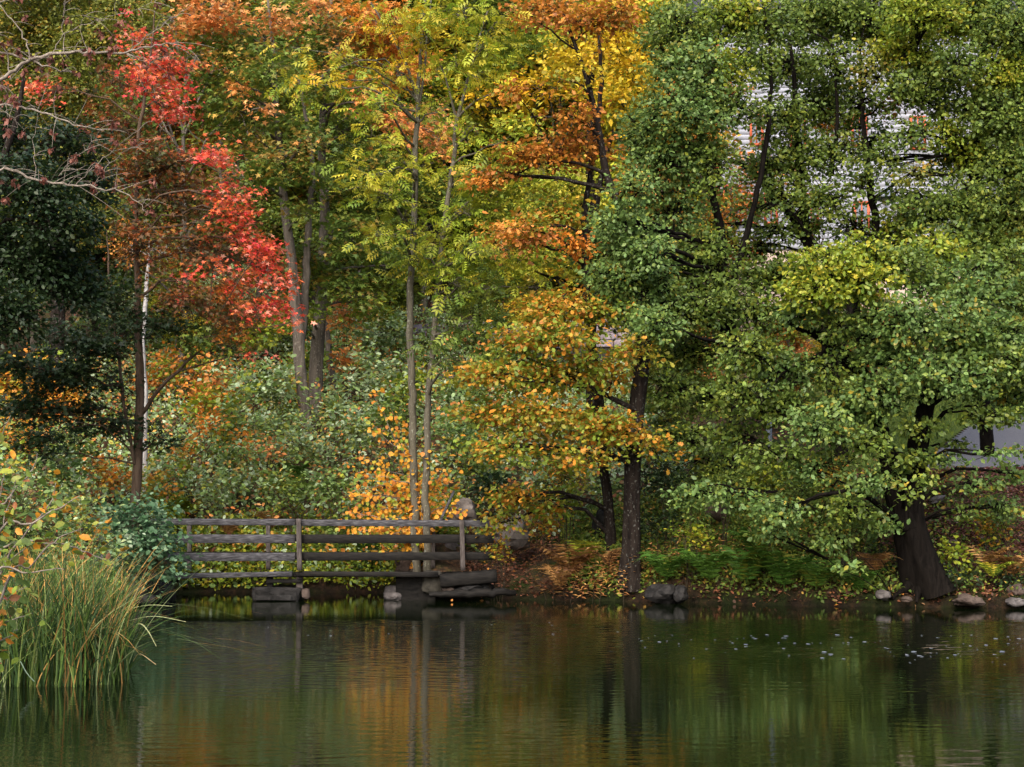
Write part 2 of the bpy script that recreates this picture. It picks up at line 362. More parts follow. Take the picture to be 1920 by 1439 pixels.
# ---------------------------------------------------------------- pond water
def build_water():
    m, nt, b = mat("pond_water"); L = nt.links
    b.inputs["Base Color"].default_value = (.0028, .0052, .0016, 1)
    b.inputs["Roughness"].default_value = .02; b.inputs["IOR"].default_value = 1.38
    n = texnoise(nt, scale=(9, 30, 1), s=1, detail=3); bump(nt, b, n, .5, .0008)
    # real ripples: sum of wave trains running mostly towards the camera, dying out in the lee of the far bank
    xs = np.concatenate([[-60, -20, -12], np.arange(-9, 12.5, .055), [16, 25, 60]])
    ys = np.concatenate([[-60, -20, 0, 6], np.arange(9.5, 27.2, .02), [29, 31, 45]])
    gx, gy = np.meshgrid(xs, ys); z = np.zeros_like(gx); rg = np.random.default_rng(3)
    nw = 46
    for k in range(nw):
        lam = .075 * (5.5 ** (k / nw)); th = math.radians(90) + rg.standard_normal() * .42
        s = .0165 * (.7 + .6 * rg.random()) * (1.35 - 1.05 * k / nw); kx, ky = math.cos(th) * 6.283 / lam, math.sin(th) * 6.283 / lam
        ph = rg.random() * 6.28; wob = .6 * np.sin(gx * .7 + ph) + .5 * np.sin(gy * .5 + ph * 2)
        am = .55 + .45 * np.sin(gx * (.5 + .5 * rg.random()) + gy * (.6 + .8 * rg.random()) + ph)
        z += s * lam / 6.283 * np.sin(kx * gx + ky * gy + ph + wob) * am
    edge = 26.2 + .35 * np.sin(gx * .55 + 1) + .2 * np.sin(gx * 1.7) + .06 * np.sin(gx * 6)
    env = np.clip((edge - gy) / .5, 0, 1) * (.32 + .7 * np.clip((gy - 17) / 6, 0, 1))
    gust = np.array([[noise.noise((a * .22, c * .5, 4)) for a, c in zip(r1, r2)] for r1, r2 in zip(gx[::4, ::4], gy[::4, ::4])])
    gust = np.repeat(np.repeat(gust, 4, 0), 4, 1)[:z.shape[0], :z.shape[1]]
    env = env * np.clip(1 + gust * 1.1, .3, 1.7) * ((gx > -8.9) & (gx < 12) & (gy > 9.1))
    z = z * env
    nx, ny = len(xs), len(ys); i = np.arange(ny - 1)[:, None] * nx; j = np.arange(nx - 1)[None]
    F = np.stack([i + j, i + j + 1, i + nx + j + 1, i + nx + j], -1).reshape(-1, 4)
    tag(link_mesh("water", raw_mesh("water", np.stack([gx, gy, z], -1).reshape(-1, 3), [F], m, smooth=True)), kind="structure")
build_water()

# ---------------------------------------------------------------- plant builder
def leaf_spray(L, S, D, n, rs, pal, size, upness=.75, droop=.25, pal2=None, p2=None, flat=.45):
    """S spray centres (N,3), D outward directions, n leaves each; colours chosen per spray then varied per leaf"""
    N = len(S); idx = np.repeat(np.arange(N), n); M = len(idx)
    u = RNG.random(M); lat = RNG.standard_normal((M, 3)) * rs * .5; lat[:, 2] *= flat
    pos = S[idx] + D[idx] * ((u - .35) * rs * 1.5)[:, None] + lat
    outd = unit(D[idx] * .6 + unit(lat) * .9 + RNG.standard_normal((M, 3)) * .35); outd[:, 2] -= droop
    nrm = np.array([0, 0, 1]) * upness + unit(RNG.standard_normal((M, 3))) * .75 + D[idx] * .2
    base = pick(pal, N)
    if pal2 is not None:
        alt = pick(pal2, N); sel = RNG.random(N) < p2; base[sel] = alt[sel]
    own = pick(pal, M); 
    if pal2 is not None:
        own2 = pick(pal2, M); s2 = sel[idx]; own[s2] = own2[s2]
    mix = RNG.random(M)[:, None] * .7
    col = base[idx] * (1 - mix) + own * mix
    col = col * (1 + .16 * RNG.standard_normal((M, 1))).clip(.45, 1.7)
    L.add(pos, nrm, outd, size * (.55 + .85 * RNG.random(M) ** 1.2), col.astype(np.float32).clip(.003, .85))

def clump_sample(C, R, k, bias=2.2):
    v = unit(RNG.standard_normal((k, 3))); r = RNG.random((k, 1)) ** (1 / bias) * (1 + .12 * RNG.standard_normal((k, 1)))
    return C + v * r * R, v

def make_tree(name, label, cat, trunks, clumps, *, grow=1.0, kind='KITE', size=.1, lai=2.2, bark_mat=None, leaf_mat=None,
              group=None, per=22, rs=.3, upness=.75, droop=.25, branches=(), twig_r=.006, limb_r=.35, jitter=.9, flare=.0, connect=True):
    """trunks: list of [(px, py or None, D, radius), ...]; clumps: (px, py, rx, ry, D, palette[, lai mult[, palette2, share]])"""
    paths = []
    for ti, tr in enumerate(trunks):
        pts, rad = [], []
        for k, (px, py, D, r) in enumerate(tr):
            if py is None:
                x = X(px, D); pts.append(np.array([x, D, gz(x, D) - .12]))
            else: pts.append(P(px, py, D))
            rad.append(r)
        paths.append(smooth_path(pts, rad, .22, .012))
    base = paths[0][0][0].copy()
    root = empty(name, base, label=label, cat=cat, group=group)
    T = Tubes(); Lv = Leaves()
    allp = np.concatenate([q for q, r in paths]); allr = np.concatenate([r for q, r in paths])
    stems = []
    for ti, (q, r) in enumerate(paths):
        Tt = Tubes() if ti < 3 else T
        fl = None
        if flare and ti == 0:
            s = np.linspace(0, 1, len(q)); h = q[:, 2] - q[0, 2]
            g = np.exp(-h / .45); r = r * (1 + flare * 1.2 * g); fl = g * .18 + .03
        thick = r.max() > .12
        if thick: q, r = smooth_path(q[::3], r[::3], .05, 0)
        if thick and fl is not None: fl = np.exp(-(q[:, 2] - q[0, 2]) / .45) * .18 + .03
        Tt.add(q, r, 40 if thick else (12 if r.max() > .05 else 7), flare=fl, furrow=.11 if thick else 0)
        if Tt is not T: stems.append(Tt)
    for br in branches:
        pts = [P(a, b, d) for a, b, d, r in br]; q, r = smooth_path(pts, [x[3] for x in br], .18, .015)
        T.add(q, r, 7); allp = np.concatenate([allp, q]); allr = np.concatenate([allr, r])
    aA, aB, aC, a0, a1 = [], [], [], [], []
    size = size * (.90 if kind != 'ASH' else .95); lai = lai * LAI_K; sz_area = AREA[kind] * size * size
    for cl in clumps:
        px, py, rx, ry, D, pal = cl[:6]; lm = cl[6] if len(cl) > 6 else 1.0
        pal2, p2 = (cl[7], cl[8]) if len(cl) > 8 else (None, None)
        D = D + (RNG.random() - .5) * jitter * 1.6
        lm = lm / grow ** 1.2; rx, ry = rx * grow, ry * grow
        C = P(px, py, D); sc = D / F_PX; Rx, Rz = rx * sc, ry * sc; R = np.array([Rx, (Rx + Rz) * .45, Rz])
        nleaf = lai * lm * math.pi * Rx * Rz / sz_area; k = max(3, int(nleaf / per))
        S, v = clump_sample(C, R, k)
        # attach a limb to the lower trunk point that is nearest
        if connect:
            dist = np.linalg.norm(allp - C, axis=1) + np.where(allp[:, 2] > C[2] - .15, 1.0, 0) * 3.0
            j = int(np.argmin(dist)); A = allp[j]; L = np.linalg.norm(C - A)
            r0 = min(allr[j] * .55, .012 + .014 * L + limb_r * .02)
            mid = (A + C) / 2 + np.array([0, 0, .10 * L]) + RNG.standard_normal(3) * .08 * L
            q, r = smooth_path([A, mid, C], [r0, r0 * .65, max(.006, r0 * .35)], .3, .03)
            T.add(q, r, 6)
            tpos = q[(len(q) // 2):]
        else:
            tpos = np.array([C])
        at = tpos[RNG.integers(0, len(tpos), k)]
        # sub-limbs: a quarter of the sprays get a stronger limb, the rest hang off these
        m = max(1, k // 6); hubs = S[:m] * .55 + C * .45
        hA = tpos[RNG.integers(0, len(tpos), m)]
        T.batch(hA, (hA + hubs) / 2 + RNG.standard_normal((m, 3)) * .08 + np.array([0, 0, .05]), hubs, np.full(m, twig_r * 2.2), np.full(m, twig_r * 1.2))
        dd = np.linalg.norm(S[:, None] - hubs[None], axis=2); hj = hubs[dd.argmin(1)]
        aA.append(hj); aC.append(S); aB.append((hj + S) / 2 + RNG.standard_normal((k, 3)) * .06 + np.array([0, 0, .04]))
        a0.append(np.full(k, twig_r)); a1.append(np.full(k, twig_r * .5))
        Dv = unit(S - C + RNG.standard_normal((k, 3)) * .15 + (C - base) * np.array([.12, .12, 0]))
        Dv[:, 2] *= .35; Dv = unit(Dv)
        pr = None
        if pal2 is not None:
            up = (S[:, 2] - C[2]) / (Rz + 1e-6) * .35 + (np.linalg.norm((S - C) / R, axis=1) - .7) * .5
            pr = np.clip(p2 + up, 0, 1)
        leaf_spray(Lv, S, Dv, per, rs, pal, size, upness, droop, pal2, pr)
    if aA: T.batch(np.concatenate(aA), np.concatenate(aB), np.concatenate(aC), np.concatenate(a0), np.concatenate(a1))
    bm_ = bark_mat or M_BARK_DARK
    for k, st in enumerate(stems): link_mesh("trunk", st.mesh("trunk", bm_, base), root)
    if T.n: link_mesh("branch", T.mesh("branch", bm_, base), root)
    if Lv.p: link_mesh("crown", Lv.mesh("crown", kind, leaf_mat or M_LEAF, base), root)
    return root

def shrub(name, label, px, py, D, r, pal, kind='OVAL', size=.08, lai=2.6, h=1.0, group=None, pal2=None, p2=.3,
          leaf_mat=None, per=14, rs=.22, cat="shrub", upness=.7, droop=.2, flatten=1.0, z=None, stems=7):
    """bush centred at pixel (px, py) or resting on the ground if py is None; r in metres"""
    x = X(px, D); g = gz(x, D)
    C = P(px, py, D) if py is not None else np.array([x, D, g + r * h * .75])
    base = np.array([C[0], D, min(gz(C[0], D), C[2] - .1)])
    root = empty(name, base, label=label, cat=cat, group=group)
    L = Leaves(); T = Tubes(); R = np.array([r, r * .8, r * h])
    k = max(6, int(lai * math.pi * r * r * h / (AREA[kind] * size * size) / per))
    nl = RNG.integers(4, 7)     # several overlapping lobes make an uneven outline
    LC = C + unit(RNG.standard_normal((nl, 3))) * R * .5; LR = R * (.45 + .3 * RNG.random((nl, 1)))
    which = RNG.integers(0, nl, k); v = unit(RNG.standard_normal((k, 3)))
    S = LC[which] + v * LR[which] * RNG.random((k, 1)) ** .45
    S[:, 2] = np.maximum(S[:, 2], ground(S[:, 0], S[:, 1]) + .06)
    hub = LC + RNG.standard_normal((nl, 3)) * .05
    b0 = base + RNG.standard_normal((nl, 3)) * np.array([.06, .06, 0]) - np.array([0, 0, .05])
    T.batch(b0, (b0 + hub) / 2 + RNG.standard_normal((nl, 3)) * .1, hub, np.full(nl, .010), np.full(nl, .006), 6)
    T.batch(hub[which], (hub[which] + S) / 2 + RNG.standard_normal((k, 3)) * .04, S, np.full(k, .005), np.full(k, .003), 3)
    Dv = unit(S - base + RNG.standard_normal((k, 3)) * .3)
    pr = None if pal2 is None else np.clip(p2 + (S[:, 2] - C[2]) / r * .25, 0, 1)
    leaf_spray(L, S, Dv, per, rs, pal, size, upness, droop, pal2, pr, flat=.7)
    link_mesh("stem", T.mesh("stem", M_STEM, base), root)
    link_mesh("foliage", L.mesh("foliage", kind, leaf_mat or M_LEAF, base), root)
    return root

# ================================================================ THE FOOTBRIDGE
M_WOOD = noisy("weathered_grey_wood", [(.3, (.012, .011, .012)), (.5, (.045, .044, .048)), (.68, (.12, .118, .125))], s=5, scale=(1.2, 1, 9), rough=.8, bs=.5, bd=.006)
M_WOOD_DARK = noisy("wet_black_timber", [(.3, (.002, .002, .002)), (.7, (.018, .016, .014))], s=6, scale=(1, 1, 6), rough=.7, bs=.6, bd=.01)
M_WOOD_BROWN = noisy("brown_grey_post", [(.3, (.028, .023, .021)), (.7, (.10, .085, .078))], s=7, scale=(5, 5, 1), rough=.85, bs=.5, bd=.006)
M_CONC = noisy("stained_concrete", [(.3, (.015, .014, .012)), (.6, (.06, .055, .045)), (.8, (.12, .11, .1))], s=4, rough=.9, bs=.7, bd=.02)
M_STONE = noisy("grey_boulder", [(.25, (.02, .018, .018)), (.5, (.07, .062, .06)), (.75, (.16, .145, .14))], s=4, rough=.9, bs=.9, bd=.03)
M_PINK = noisy("pinkish_granite", [(.25, (.04, .035, .032)), (.5, (.115, .10, .092)), (.75, (.21, .19, .18))], s=4, rough=.9, bs=.9, bd=.03)
M_STONE_DARK = noisy("wet_dark_stone", [(.3, (.004, .004, .004)), (.7, (.028, .026, .025))], s=5, rough=.6, bs=.9, bd=.03)
M_STONE_BROWN = noisy("brown_boulder", [(.3, (.025, .018, .015)), (.7, (.10, .075, .062))], s=4, rough=.9, bs=.9, bd=.03)

def beam_mesh(name, a, b, w, h, material, origin, bev=.004, sag=0.0, seg=10):
    """squared timber from a to b (centres of its ends), w deep in y, h high, slightly uneven"""
    a = np.array(a, float); b = np.array(b, float); t = np.linspace(0, 1, seg + 1)[:, None]
    c = a * (1 - t) + b * t; c[:, 2] -= sag * 4 * (t * (1 - t))[:, 0]
    d = unit((b - a)[None])[0]
    side = unit(np.cross(d, np.array([0, 0, 1.0]) if abs(d[2]) < .7 else np.array([0, 1.0, 0]))[None])[0]; up = np.cross(side, d)
    e = bev; prof = [(-w/2 + e, -h/2), (w/2 - e, -h/2), (w/2, -h/2 + e), (w/2, h/2 - e), (w/2 - e, h/2), (-w/2 + e, h/2), (-w/2, h/2 - e), (-w/2, -h/2 + e)]
    V = []
    for k in range(seg + 1):
        j = RNG.standard_normal(2) * np.array([.0012, .002])
        for (u, v) in prof: V.append(c[k] + side * (u + j[0]) + up * (v + j[1]))
    V = np.array(V) - np.array(origin); i = np.arange(seg)[:, None] * 8; j = np.arange(8)[None]; j2 = (j + 1) % 8
    F = np.stack([i + j, i + j2, i + 8 + j2, i + 8 + j], -1).reshape(-1, 4)
    caps = np.array([list(range(7, -1, -1)), list(range(seg * 8, seg * 8 + 8))])
    return raw_mesh(name, V, [F, caps], material)

def rock_mesh(name, r, material, seed=0, sub=3, rough=.28, block=0.0):
    bm = bmesh.new(); bmesh.ops.create_icosphere(bm, subdivisions=sub, radius=1)
    for v in bm.verts:
        p = v.co.copy(); q = p * 1.1 + Vector((seed * 7.3, seed * 3.1, seed))
        if block: p = Vector([math.copysign(abs(a) ** (1 - block), a) for a in p])
        k = 1 + rough * noise.noise(q) * 1.6 + rough * .5 * noise.noise(q * 2.6) + .05 * noise.noise(q * 7)
        cell = noise.voronoi(q * 1.3)[0][0]
        p = p * (k - .15 * cell)
        v.co = Vector((p.x * r[0], p.y * r[1], p.z * r[2]))
    me = bpy.data.meshes.new(name); bm.to_mesh(me); bm.free(); me.materials.append(material)
    return me

BY = 30.5
def bridge():
    org = P(560, 1122, BY); org[2] = 0
    root = empty("footbridge", org, label="weathered grey wooden footbridge with three plank rails over the inlet", cat="footbridge")
    def beam(n, p0, p1, w, hpx, Y0, m, Y1=None, **k):
        Y1 = Y0 if Y1 is None else Y1
        return link_mesh(n, beam_mesh(n, P(*p0, Y0), P(*p1, Y1), w, hpx * BY / F_PX, m, org, **k), root)
    # three plank rails, each of two boards meeting at the middle post, plus the short run past the right post
    for (y0, y1, y2, y3, h) in ((978, 979.5, 980.5, 982, 12), (1010, 1011, 1011, 1011, 16), (1046, 1044.5, 1044.5, 1042.5, 15)):
        beam("rail", (180, y0), (553, y1), .035, h, BY, M_WOOD, seg=16)
        beam("rail", (558, y2), (926 if h != 12 else 918, y3), .035, h, BY - .003, M_WOOD_DARK if h != 12 else M_WOOD, seg=16)
    for px, t, b in ((560, 973, 1070), (866, 976, 1070)):
        beam("post", (px, t), (px + 2, b), .09, 10, BY - .08, M_WOOD_BROWN)
    beam("post", (205, 974), (206, 1076), .09, 10, BY - .08, M_WOOD_BROWN)
    for px, t, b in ((503, 985, 1068), (812, 985, 1066), (355, 985, 1070)):
        beam("post", (px, t), (px, b), .08, 9.5, BY + 1.5, M_WOOD_BROWN)
    for y0, h in ((979, 11), (1009, 14), (1042, 14)):
        beam("rail", (200, y0), (905, y0), .035, h, BY + 1.45, M_WOOD_DARK, seg=16)
    # deck: edge stringers and cross planks (one part, as planks of one floor)
    beam("stringer", (180, 1083), (548, 1076.5), .12, 9, BY - .01, M_WOOD, seg=12)
    beam("stringer", (556, 1076), (822, 1077.5), .12, 9, BY - .01, M_WOOD_DARK, seg=12)
    beam("stringer", (200, 1080), (900, 1076), .12, 9, BY + 1.5, M_WOOD_DARK)
    V, F = [], []
    x0, x1 = P(190, 1078, BY)[0], P(900, 1078, BY)[0]; n = 62
    for k in range(n):
        a = x0 + (x1 - x0) * k / n + .008; b = x0 + (x1 - x0) * (k + 1) / n - .008
        z = .455 - .05 * max(0, (n * .5 - k) / (n * .5)) + RNG.standard_normal() * .003
        v = len(V)
        for zz in (z, z + .035):
            V += [(a, BY + .06, zz), (b, BY + .06, zz), (b, BY + 1.42, zz), (a, BY + 1.42, zz)]
        F += [(v+4, v+5, v+6, v+7), (v, v+3, v+2, v+1), (v, v+1, v+5, v+4), (v+1, v+2, v+6, v+5), (v+2, v+3, v+7, v+6), (v+3, v, v+4, v+7)]
    link_mesh("deck", raw_mesh("deck", np.array(V) - org, [np.array(F)], M_WOOD_DARK), root)
    # supports
    beam("crossbeam", (500, 1090), (566, 1089), .14, 7, BY + .1, M_WOOD_DARK)
    for px in (506, 562): beam("support_post", (px, 1082), (px, 1108), .12, 12, BY + .15, M_WOOD_DARK if px == 506 else M_WOOD_BROWN)
    beam("support_post", (506, 1082), (506, 1108), .12, 12, BY + 1.2, M_WOOD_DARK)
    beam("support_post", (562, 1082), (562, 1108), .12, 12, BY + 1.2, M_WOOD_DARK)
    for px, h in ((757, 12), (770, 14), (786, 14), (802, 12)):
        beam("support_post", (px, 1082), (px, 1130), .3, h, BY + .35, M_WOOD_DARK)
    beam("crossbeam", (335, 1089), (300, 1089), .12, 6, BY + .5, M_WOOD_DARK)
    beam("abutment_beam", (826, 1089), (932, 1080), .35, 24, BY - .05, M_WOOD_DARK, bev=.03)
    return root
bridge()

def rock(label, px, py, D, rpx, rpy, mat_, seed, depth=1.0, group=None, name="boulder", cat="boulder", block=0.0, rot=0.0, rough=.28, sub=3):
    s = D / F_PX; me = rock_mesh(name, (rpx * s * 1.08, rpx * s * depth, rpy * s * 1.12), mat_, seed, sub, rough, block)
    c = P(px, py, D); o = link_mesh(name, me, None, c); o.rotation_euler = (0, rot, seed * .0)
    return tag(o, label, cat, group)
rock("dark stone footing block under the middle post of the footbridge", 522, 1114, BY + .3, 45, 13, M_STONE_DARK, 3, .9, name="footing_stone", cat="stone", block=.72, rough=.07)
rock("small pale stone beside the footing under the bridge's middle post", 573, 1113, BY, 7, 9, M_STONE_BROWN, 4, name="footing_stone", cat="stone", block=.4, rough=.15)
rock("pale squared stone, upper of the two left of the dark timber crib", 739, 1106, BY + .5, 18, 8, M_STONE, 5, name="footing_stone", cat="stone", block=.45, rough=.12)
rock("flat grey stone at the waterline, lower of the two left of the dark timber crib", 737, 1118, BY + .4, 19, 9, M_STONE, 6, name="footing_stone", cat="stone", block=.3, rough=.12)
rock("concrete abutment block under the right end of the footbridge", 811, 1092, BY + .3, 19, 20, M_CONC, 7, name="abutment_block", cat="concrete block", block=.5, rough=.08)
rock("small brown stone between abutment block and mossy beam", 842, 1106, BY, 14, 8, M_STONE_BROWN, 8, name="footing_stone", cat="stone", rough=.2)
rock("long dark boulder lying under the mossy abutment beam", 884, 1102, BY + .1, 46, 12, M_STONE_DARK, 9, .6, rough=.2)
rock("squared dark stone at bridge's left end behind the sedge", 255, 1105, 29.4, 17, 14, M_STONE_BROWN, 10, name="footing_stone", cat="stone", block=.45, rough=.1)
rock("low dark slab at the waterline below the round green bush", 273, 1124, 29.2, 21, 9, M_STONE_DARK, 11, name="footing_stone", cat="stone", block=.4, rough=.1)
rock("black stone under the left end of the footbridge", 300, 1112, 30.4, 28, 22, M_STONE_DARK, 12, name="footing_stone", cat="stone", block=.4, rough=.1)
rock("large pinkish grey boulder behind the bridge's right end by the leaning plank", 868, 962, 32.0, 25, 21, M_PINK, 13, block=.1)
rock("broad brown boulder half buried right of the footbridge", 962, 1000, 32.2, 36, 30, M_PINK, 14)
rock("dark rounded rock under the bridge rail at its right end", 762, 1062, 32.5, 22, 20, M_STONE_BROWN, 15)
rock("pinkish boulder behind the lower rail near the right post", 838, 1040, 32.9, 26, 22, M_STONE, 17)
rock("dark pointed boulder at waterline right of the thick trunk", 1245, 1112, 29.95, 32, 18, M_STONE_DARK, 18)
rock("black stone leaning at right of the dark pointed boulder", 1275, 1114, 29.7, 14, 16, M_STONE_DARK, 19)
rock("rounded pale stone on the muddy edge left of the huge dark trunk", 1656, 1116, 28.9, 14, 9, M_STONE, 20, name="shore_stone", cat="stone")
rock("small brown stone at waterline between pale stone and huge trunk", 1700, 1124, 28.7, 10, 5, M_STONE_BROWN, 21, name="shore_stone", cat="stone")
rock("flat brown boulder at the waterline right of the huge dark trunk", 1812, 1127, 28.55, 27, 11, M_STONE_BROWN, 22, name="shore_stone", cat="stone")
rock("grey stone at waterline by the right edge", 1905, 1129, 28.5, 20, 8, M_STONE, 23, name="shore_stone", cat="stone")
rock("pinkish boulder on the bank above the right edge waterline", 1906, 1108, 28.8, 17, 12, M_STONE_BROWN, 24, name="shore_stone", cat="stone")
rock("oblong grey stone on reddish mulch right of the huge tree", 1757, 937, 31.7, 15, 6, M_STONE, 25, name="bank_stone", cat="stone", rot=-.3)
rock("small pinkish stone in leaf litter lower on the right bank", 1786, 1019, 30.3, 12, 7, M_STONE_BROWN, 26, name="bank_stone", cat="stone")
rock("rusty brown boulder in the dark undergrowth right of the twin dark trunks", 1345, 945, 31.3, 22, 30, M_STONE_BROWN, 27)
rock("dark boulder behind the slender dark trunk", 1128, 985, 32.3, 18, 28, M_STONE_DARK, 28)
rock("large grey rock on the far slope behind the slender ash trunks", 705, 520, 55, 35, 18, M_STONE, 29)
rock("grey outcrop on the hillside under the green maple crown", 680, 560, 53, 30, 14, M_STONE_BROWN, 30)

# leaning plank behind the railing, with a thin stake
a, b = P(822, 985, 31.55), P(851, 922, 31.75)
tag(link_mesh("leaning_plank", beam_mesh("leaning_plank", (0, 0, 0), b - a, .05, .11, M_WOOD, (0, 0, 0)), None, a), "grey plank leaning up behind the right end of the bridge railing", "plank")
a, b = P(848, 985, 32.9), P(847, 948, 32.9)
tag(link_mesh("thin_stake", beam_mesh("thin_stake", (0, 0, 0), b - a, .03, .03, M_WOOD_DARK, (0, 0, 0), bev=.005), None, a), "thin dark stake in front of the pinkish boulder by the plank", "stake")
# black log at the waterline
q, r = smooth_path([P(805, 1116, 30.3), P(860, 1114, 30.25), P(930, 1112, 30.3), P(965, 1112, 30.5)], [.05, .075, .08, .05], .1, .012)
T = Tubes(); T.add(q - q[0], r, 10); tag(link_mesh("floating_log", T.mesh("floating_log", M_WOOD_DARK), None, q[0]), "black waterlogged log lying along the shore right of the bridge", "log")

# ================================================================ HILLSIDE STRUCTURES
def drape(name, poly, material, dz=.05, res=.35, kind="structure"):
    """sheet over the terrain inside a plan polygon [(x, y)...]"""
    poly = np.array(poly); x0, y0 = poly.min(0); x1, y1 = poly.max(0)
    xs = np.arange(x0, x1 + res, res); ys = np.arange(y0, y1 + res, res)
    gx, gy = np.meshgrid(xs, ys); z = ground(gx.ravel(), gy.ravel()).reshape(gx.shape)
    for _ in range(6):
        zp = np.pad(z, 1, mode='edge'); z = (zp[:-2, 1:-1] + zp[2:, 1:-1] + zp[1:-1, :-2] + zp[1:-1, 2:] + z) / 5
    cx = (gx[:-1, :-1] + gx[1:, 1:]) / 2; cy = (gy[:-1, :-1] + gy[1:, 1:]) / 2
    ins = np.zeros(cx.shape, bool); j = len(poly) - 1
    for i in range(len(poly)):
        (xi, yi), (xj, yj) = poly[i], poly[j]
        c = ((yi > cy) != (yj > cy)) & (cx < (xj - xi) * (cy - yi) / (yj - yi + 1e-9) + xi); ins ^= c; j = i
    nx = len(xs); I, J = np.nonzero(ins); b = I * nx + J
    F = np.stack([b, b + 1, b + nx + 1, b + nx], -1)
    return tag(link_mesh(name, raw_mesh(name, np.stack([gx, gy, z + dz], -1).reshape(-1, 3), [F], material, smooth=True)), kind=kind)
M_ASPH = noisy("asphalt_path", [(.3, (.07, .07, .08)), (.7, (.13, .13, .145))], s=30, rough=.85, bs=.3, bd=.01)
M_GRASS = noisy("grass_verge", [(.3, (.04, .06, .012)), (.7, (.09, .12, .02))], s=20, rough=.95, bs=.6, bd=.03)
drape("path", [(8.4, 33.6), (9.3, 35.2), (11.0, 38.6), (12.6, 41.5), (17, 44), (22, 45), (22, 41), (18, 40), (15.6, 38.0), (17, 36.5), (22, 35), (22, 33.5), (14, 33.3)], M_ASPH, .07, res=.12)
drape("grass_verge", [(7.4, 34.2), (8.3, 34.0), (9.2, 35.3), (10.9, 38.6), (12.5, 41.5), (16, 43.8), (16, 48), (11, 47), (9, 40)], M_GRASS, .05, res=.12)

def retaining_wall():
    Y = 50.0; x0, x1 = X(640, Y), X(1190, Y)
    root = empty("retaining_wall", ((x0 + x1) / 2, Y, gz((x0 + x1) / 2, Y)), label="low purplish grey stone wall across the slope behind the ash trunks", cat="stone wall")
    M = noisy("wall_stone", [(.3, (.12, .10, .11)), (.6, (.24, .2, .22)), (.8, (.34, .3, .32))], s=6, rough=.9, bs=.8, bd=.03)
    o = root.location; V, F = [], []
    zt0, zt1 = P(640, 612, Y)[2], P(1190, 596, Y)[2]
    for r in range(4):
        x = x0 + RNG.random() * .3
        while x < x1:
            w = .45 + RNG.random() * .5; f = (x - x0) / (x1 - x0); zt = zt0 * (1 - f) + zt1 * f - r * .22
            y = Y + RNG.standard_normal() * .015; v = len(V)
            for yy in (y, y + .4):
                V += [(x + .01, yy, zt - .21), (x + w - .01, yy, zt - .21), (x + w - .02, yy, zt), (x + .02, yy, zt)]
            F += [(v, v+1, v+2, v+3), (v+5, v+4, v+7, v+6), (v+3, v+2, v+6, v+7), (v+1, v+5, v+6, v+2), (v+4, v, v+3, v+7)]; x += w
    link_mesh("masonry", raw_mesh("masonry", np.array(V) - np.array(o), [np.array(F)], M), root)
    b = np.array([(x0, Y + .06, zt0 - 1.6), (x1, Y + .06, zt1 - 1.6), (x1, Y + .06, zt1 - .03), (x0, Y + .06, zt0 - .03),
         (x0, Y + .36, zt0 - 1.6), (x1, Y + .36, zt1 - 1.6), (x1, Y + .36, zt1 - .03), (x0, Y + .36, zt0 - .03)]) - np.array(o)
    link_mesh("core", raw_mesh("core", b, [np.array([(0,1,2,3),(5,4,7,6),(3,2,6,7),(1,5,6,2),(4,0,3,7)])], M_CONC), root)
retaining_wall()
drape("road", [(X(640, 50.6), 50.6), (X(1190, 50.6), 50.6), (X(1190, 54), 54.5), (X(640, 54), 54.5)], M_ASPH, .12)

def box_faces(V, F, lo, hi):
    v = len(V); (a, b, c), (d, e, f) = lo, hi
    V += [(a,b,c),(d,b,c),(d,e,c),(a,e,c),(a,b,f),(d,b,f),(d,e,f),(a,e,f)]
    F += [(v+3,v+2,v+1,v),(v+4,v+5,v+6,v+7),(v,v+1,v+5,v+4),(v+1,v+2,v+6,v+5),(v+2,v+3,v+7,v+6),(v+3,v,v+4,v+7)]
def box_obj(name, boxes, material, org, parent):
    V, F = [], []
    for lo, hi in boxes: box_faces(V, F, lo, hi)
    return link_mesh(name, raw_mesh(name, np.array(V) - np.array(org), [np.array(F)], material), parent)

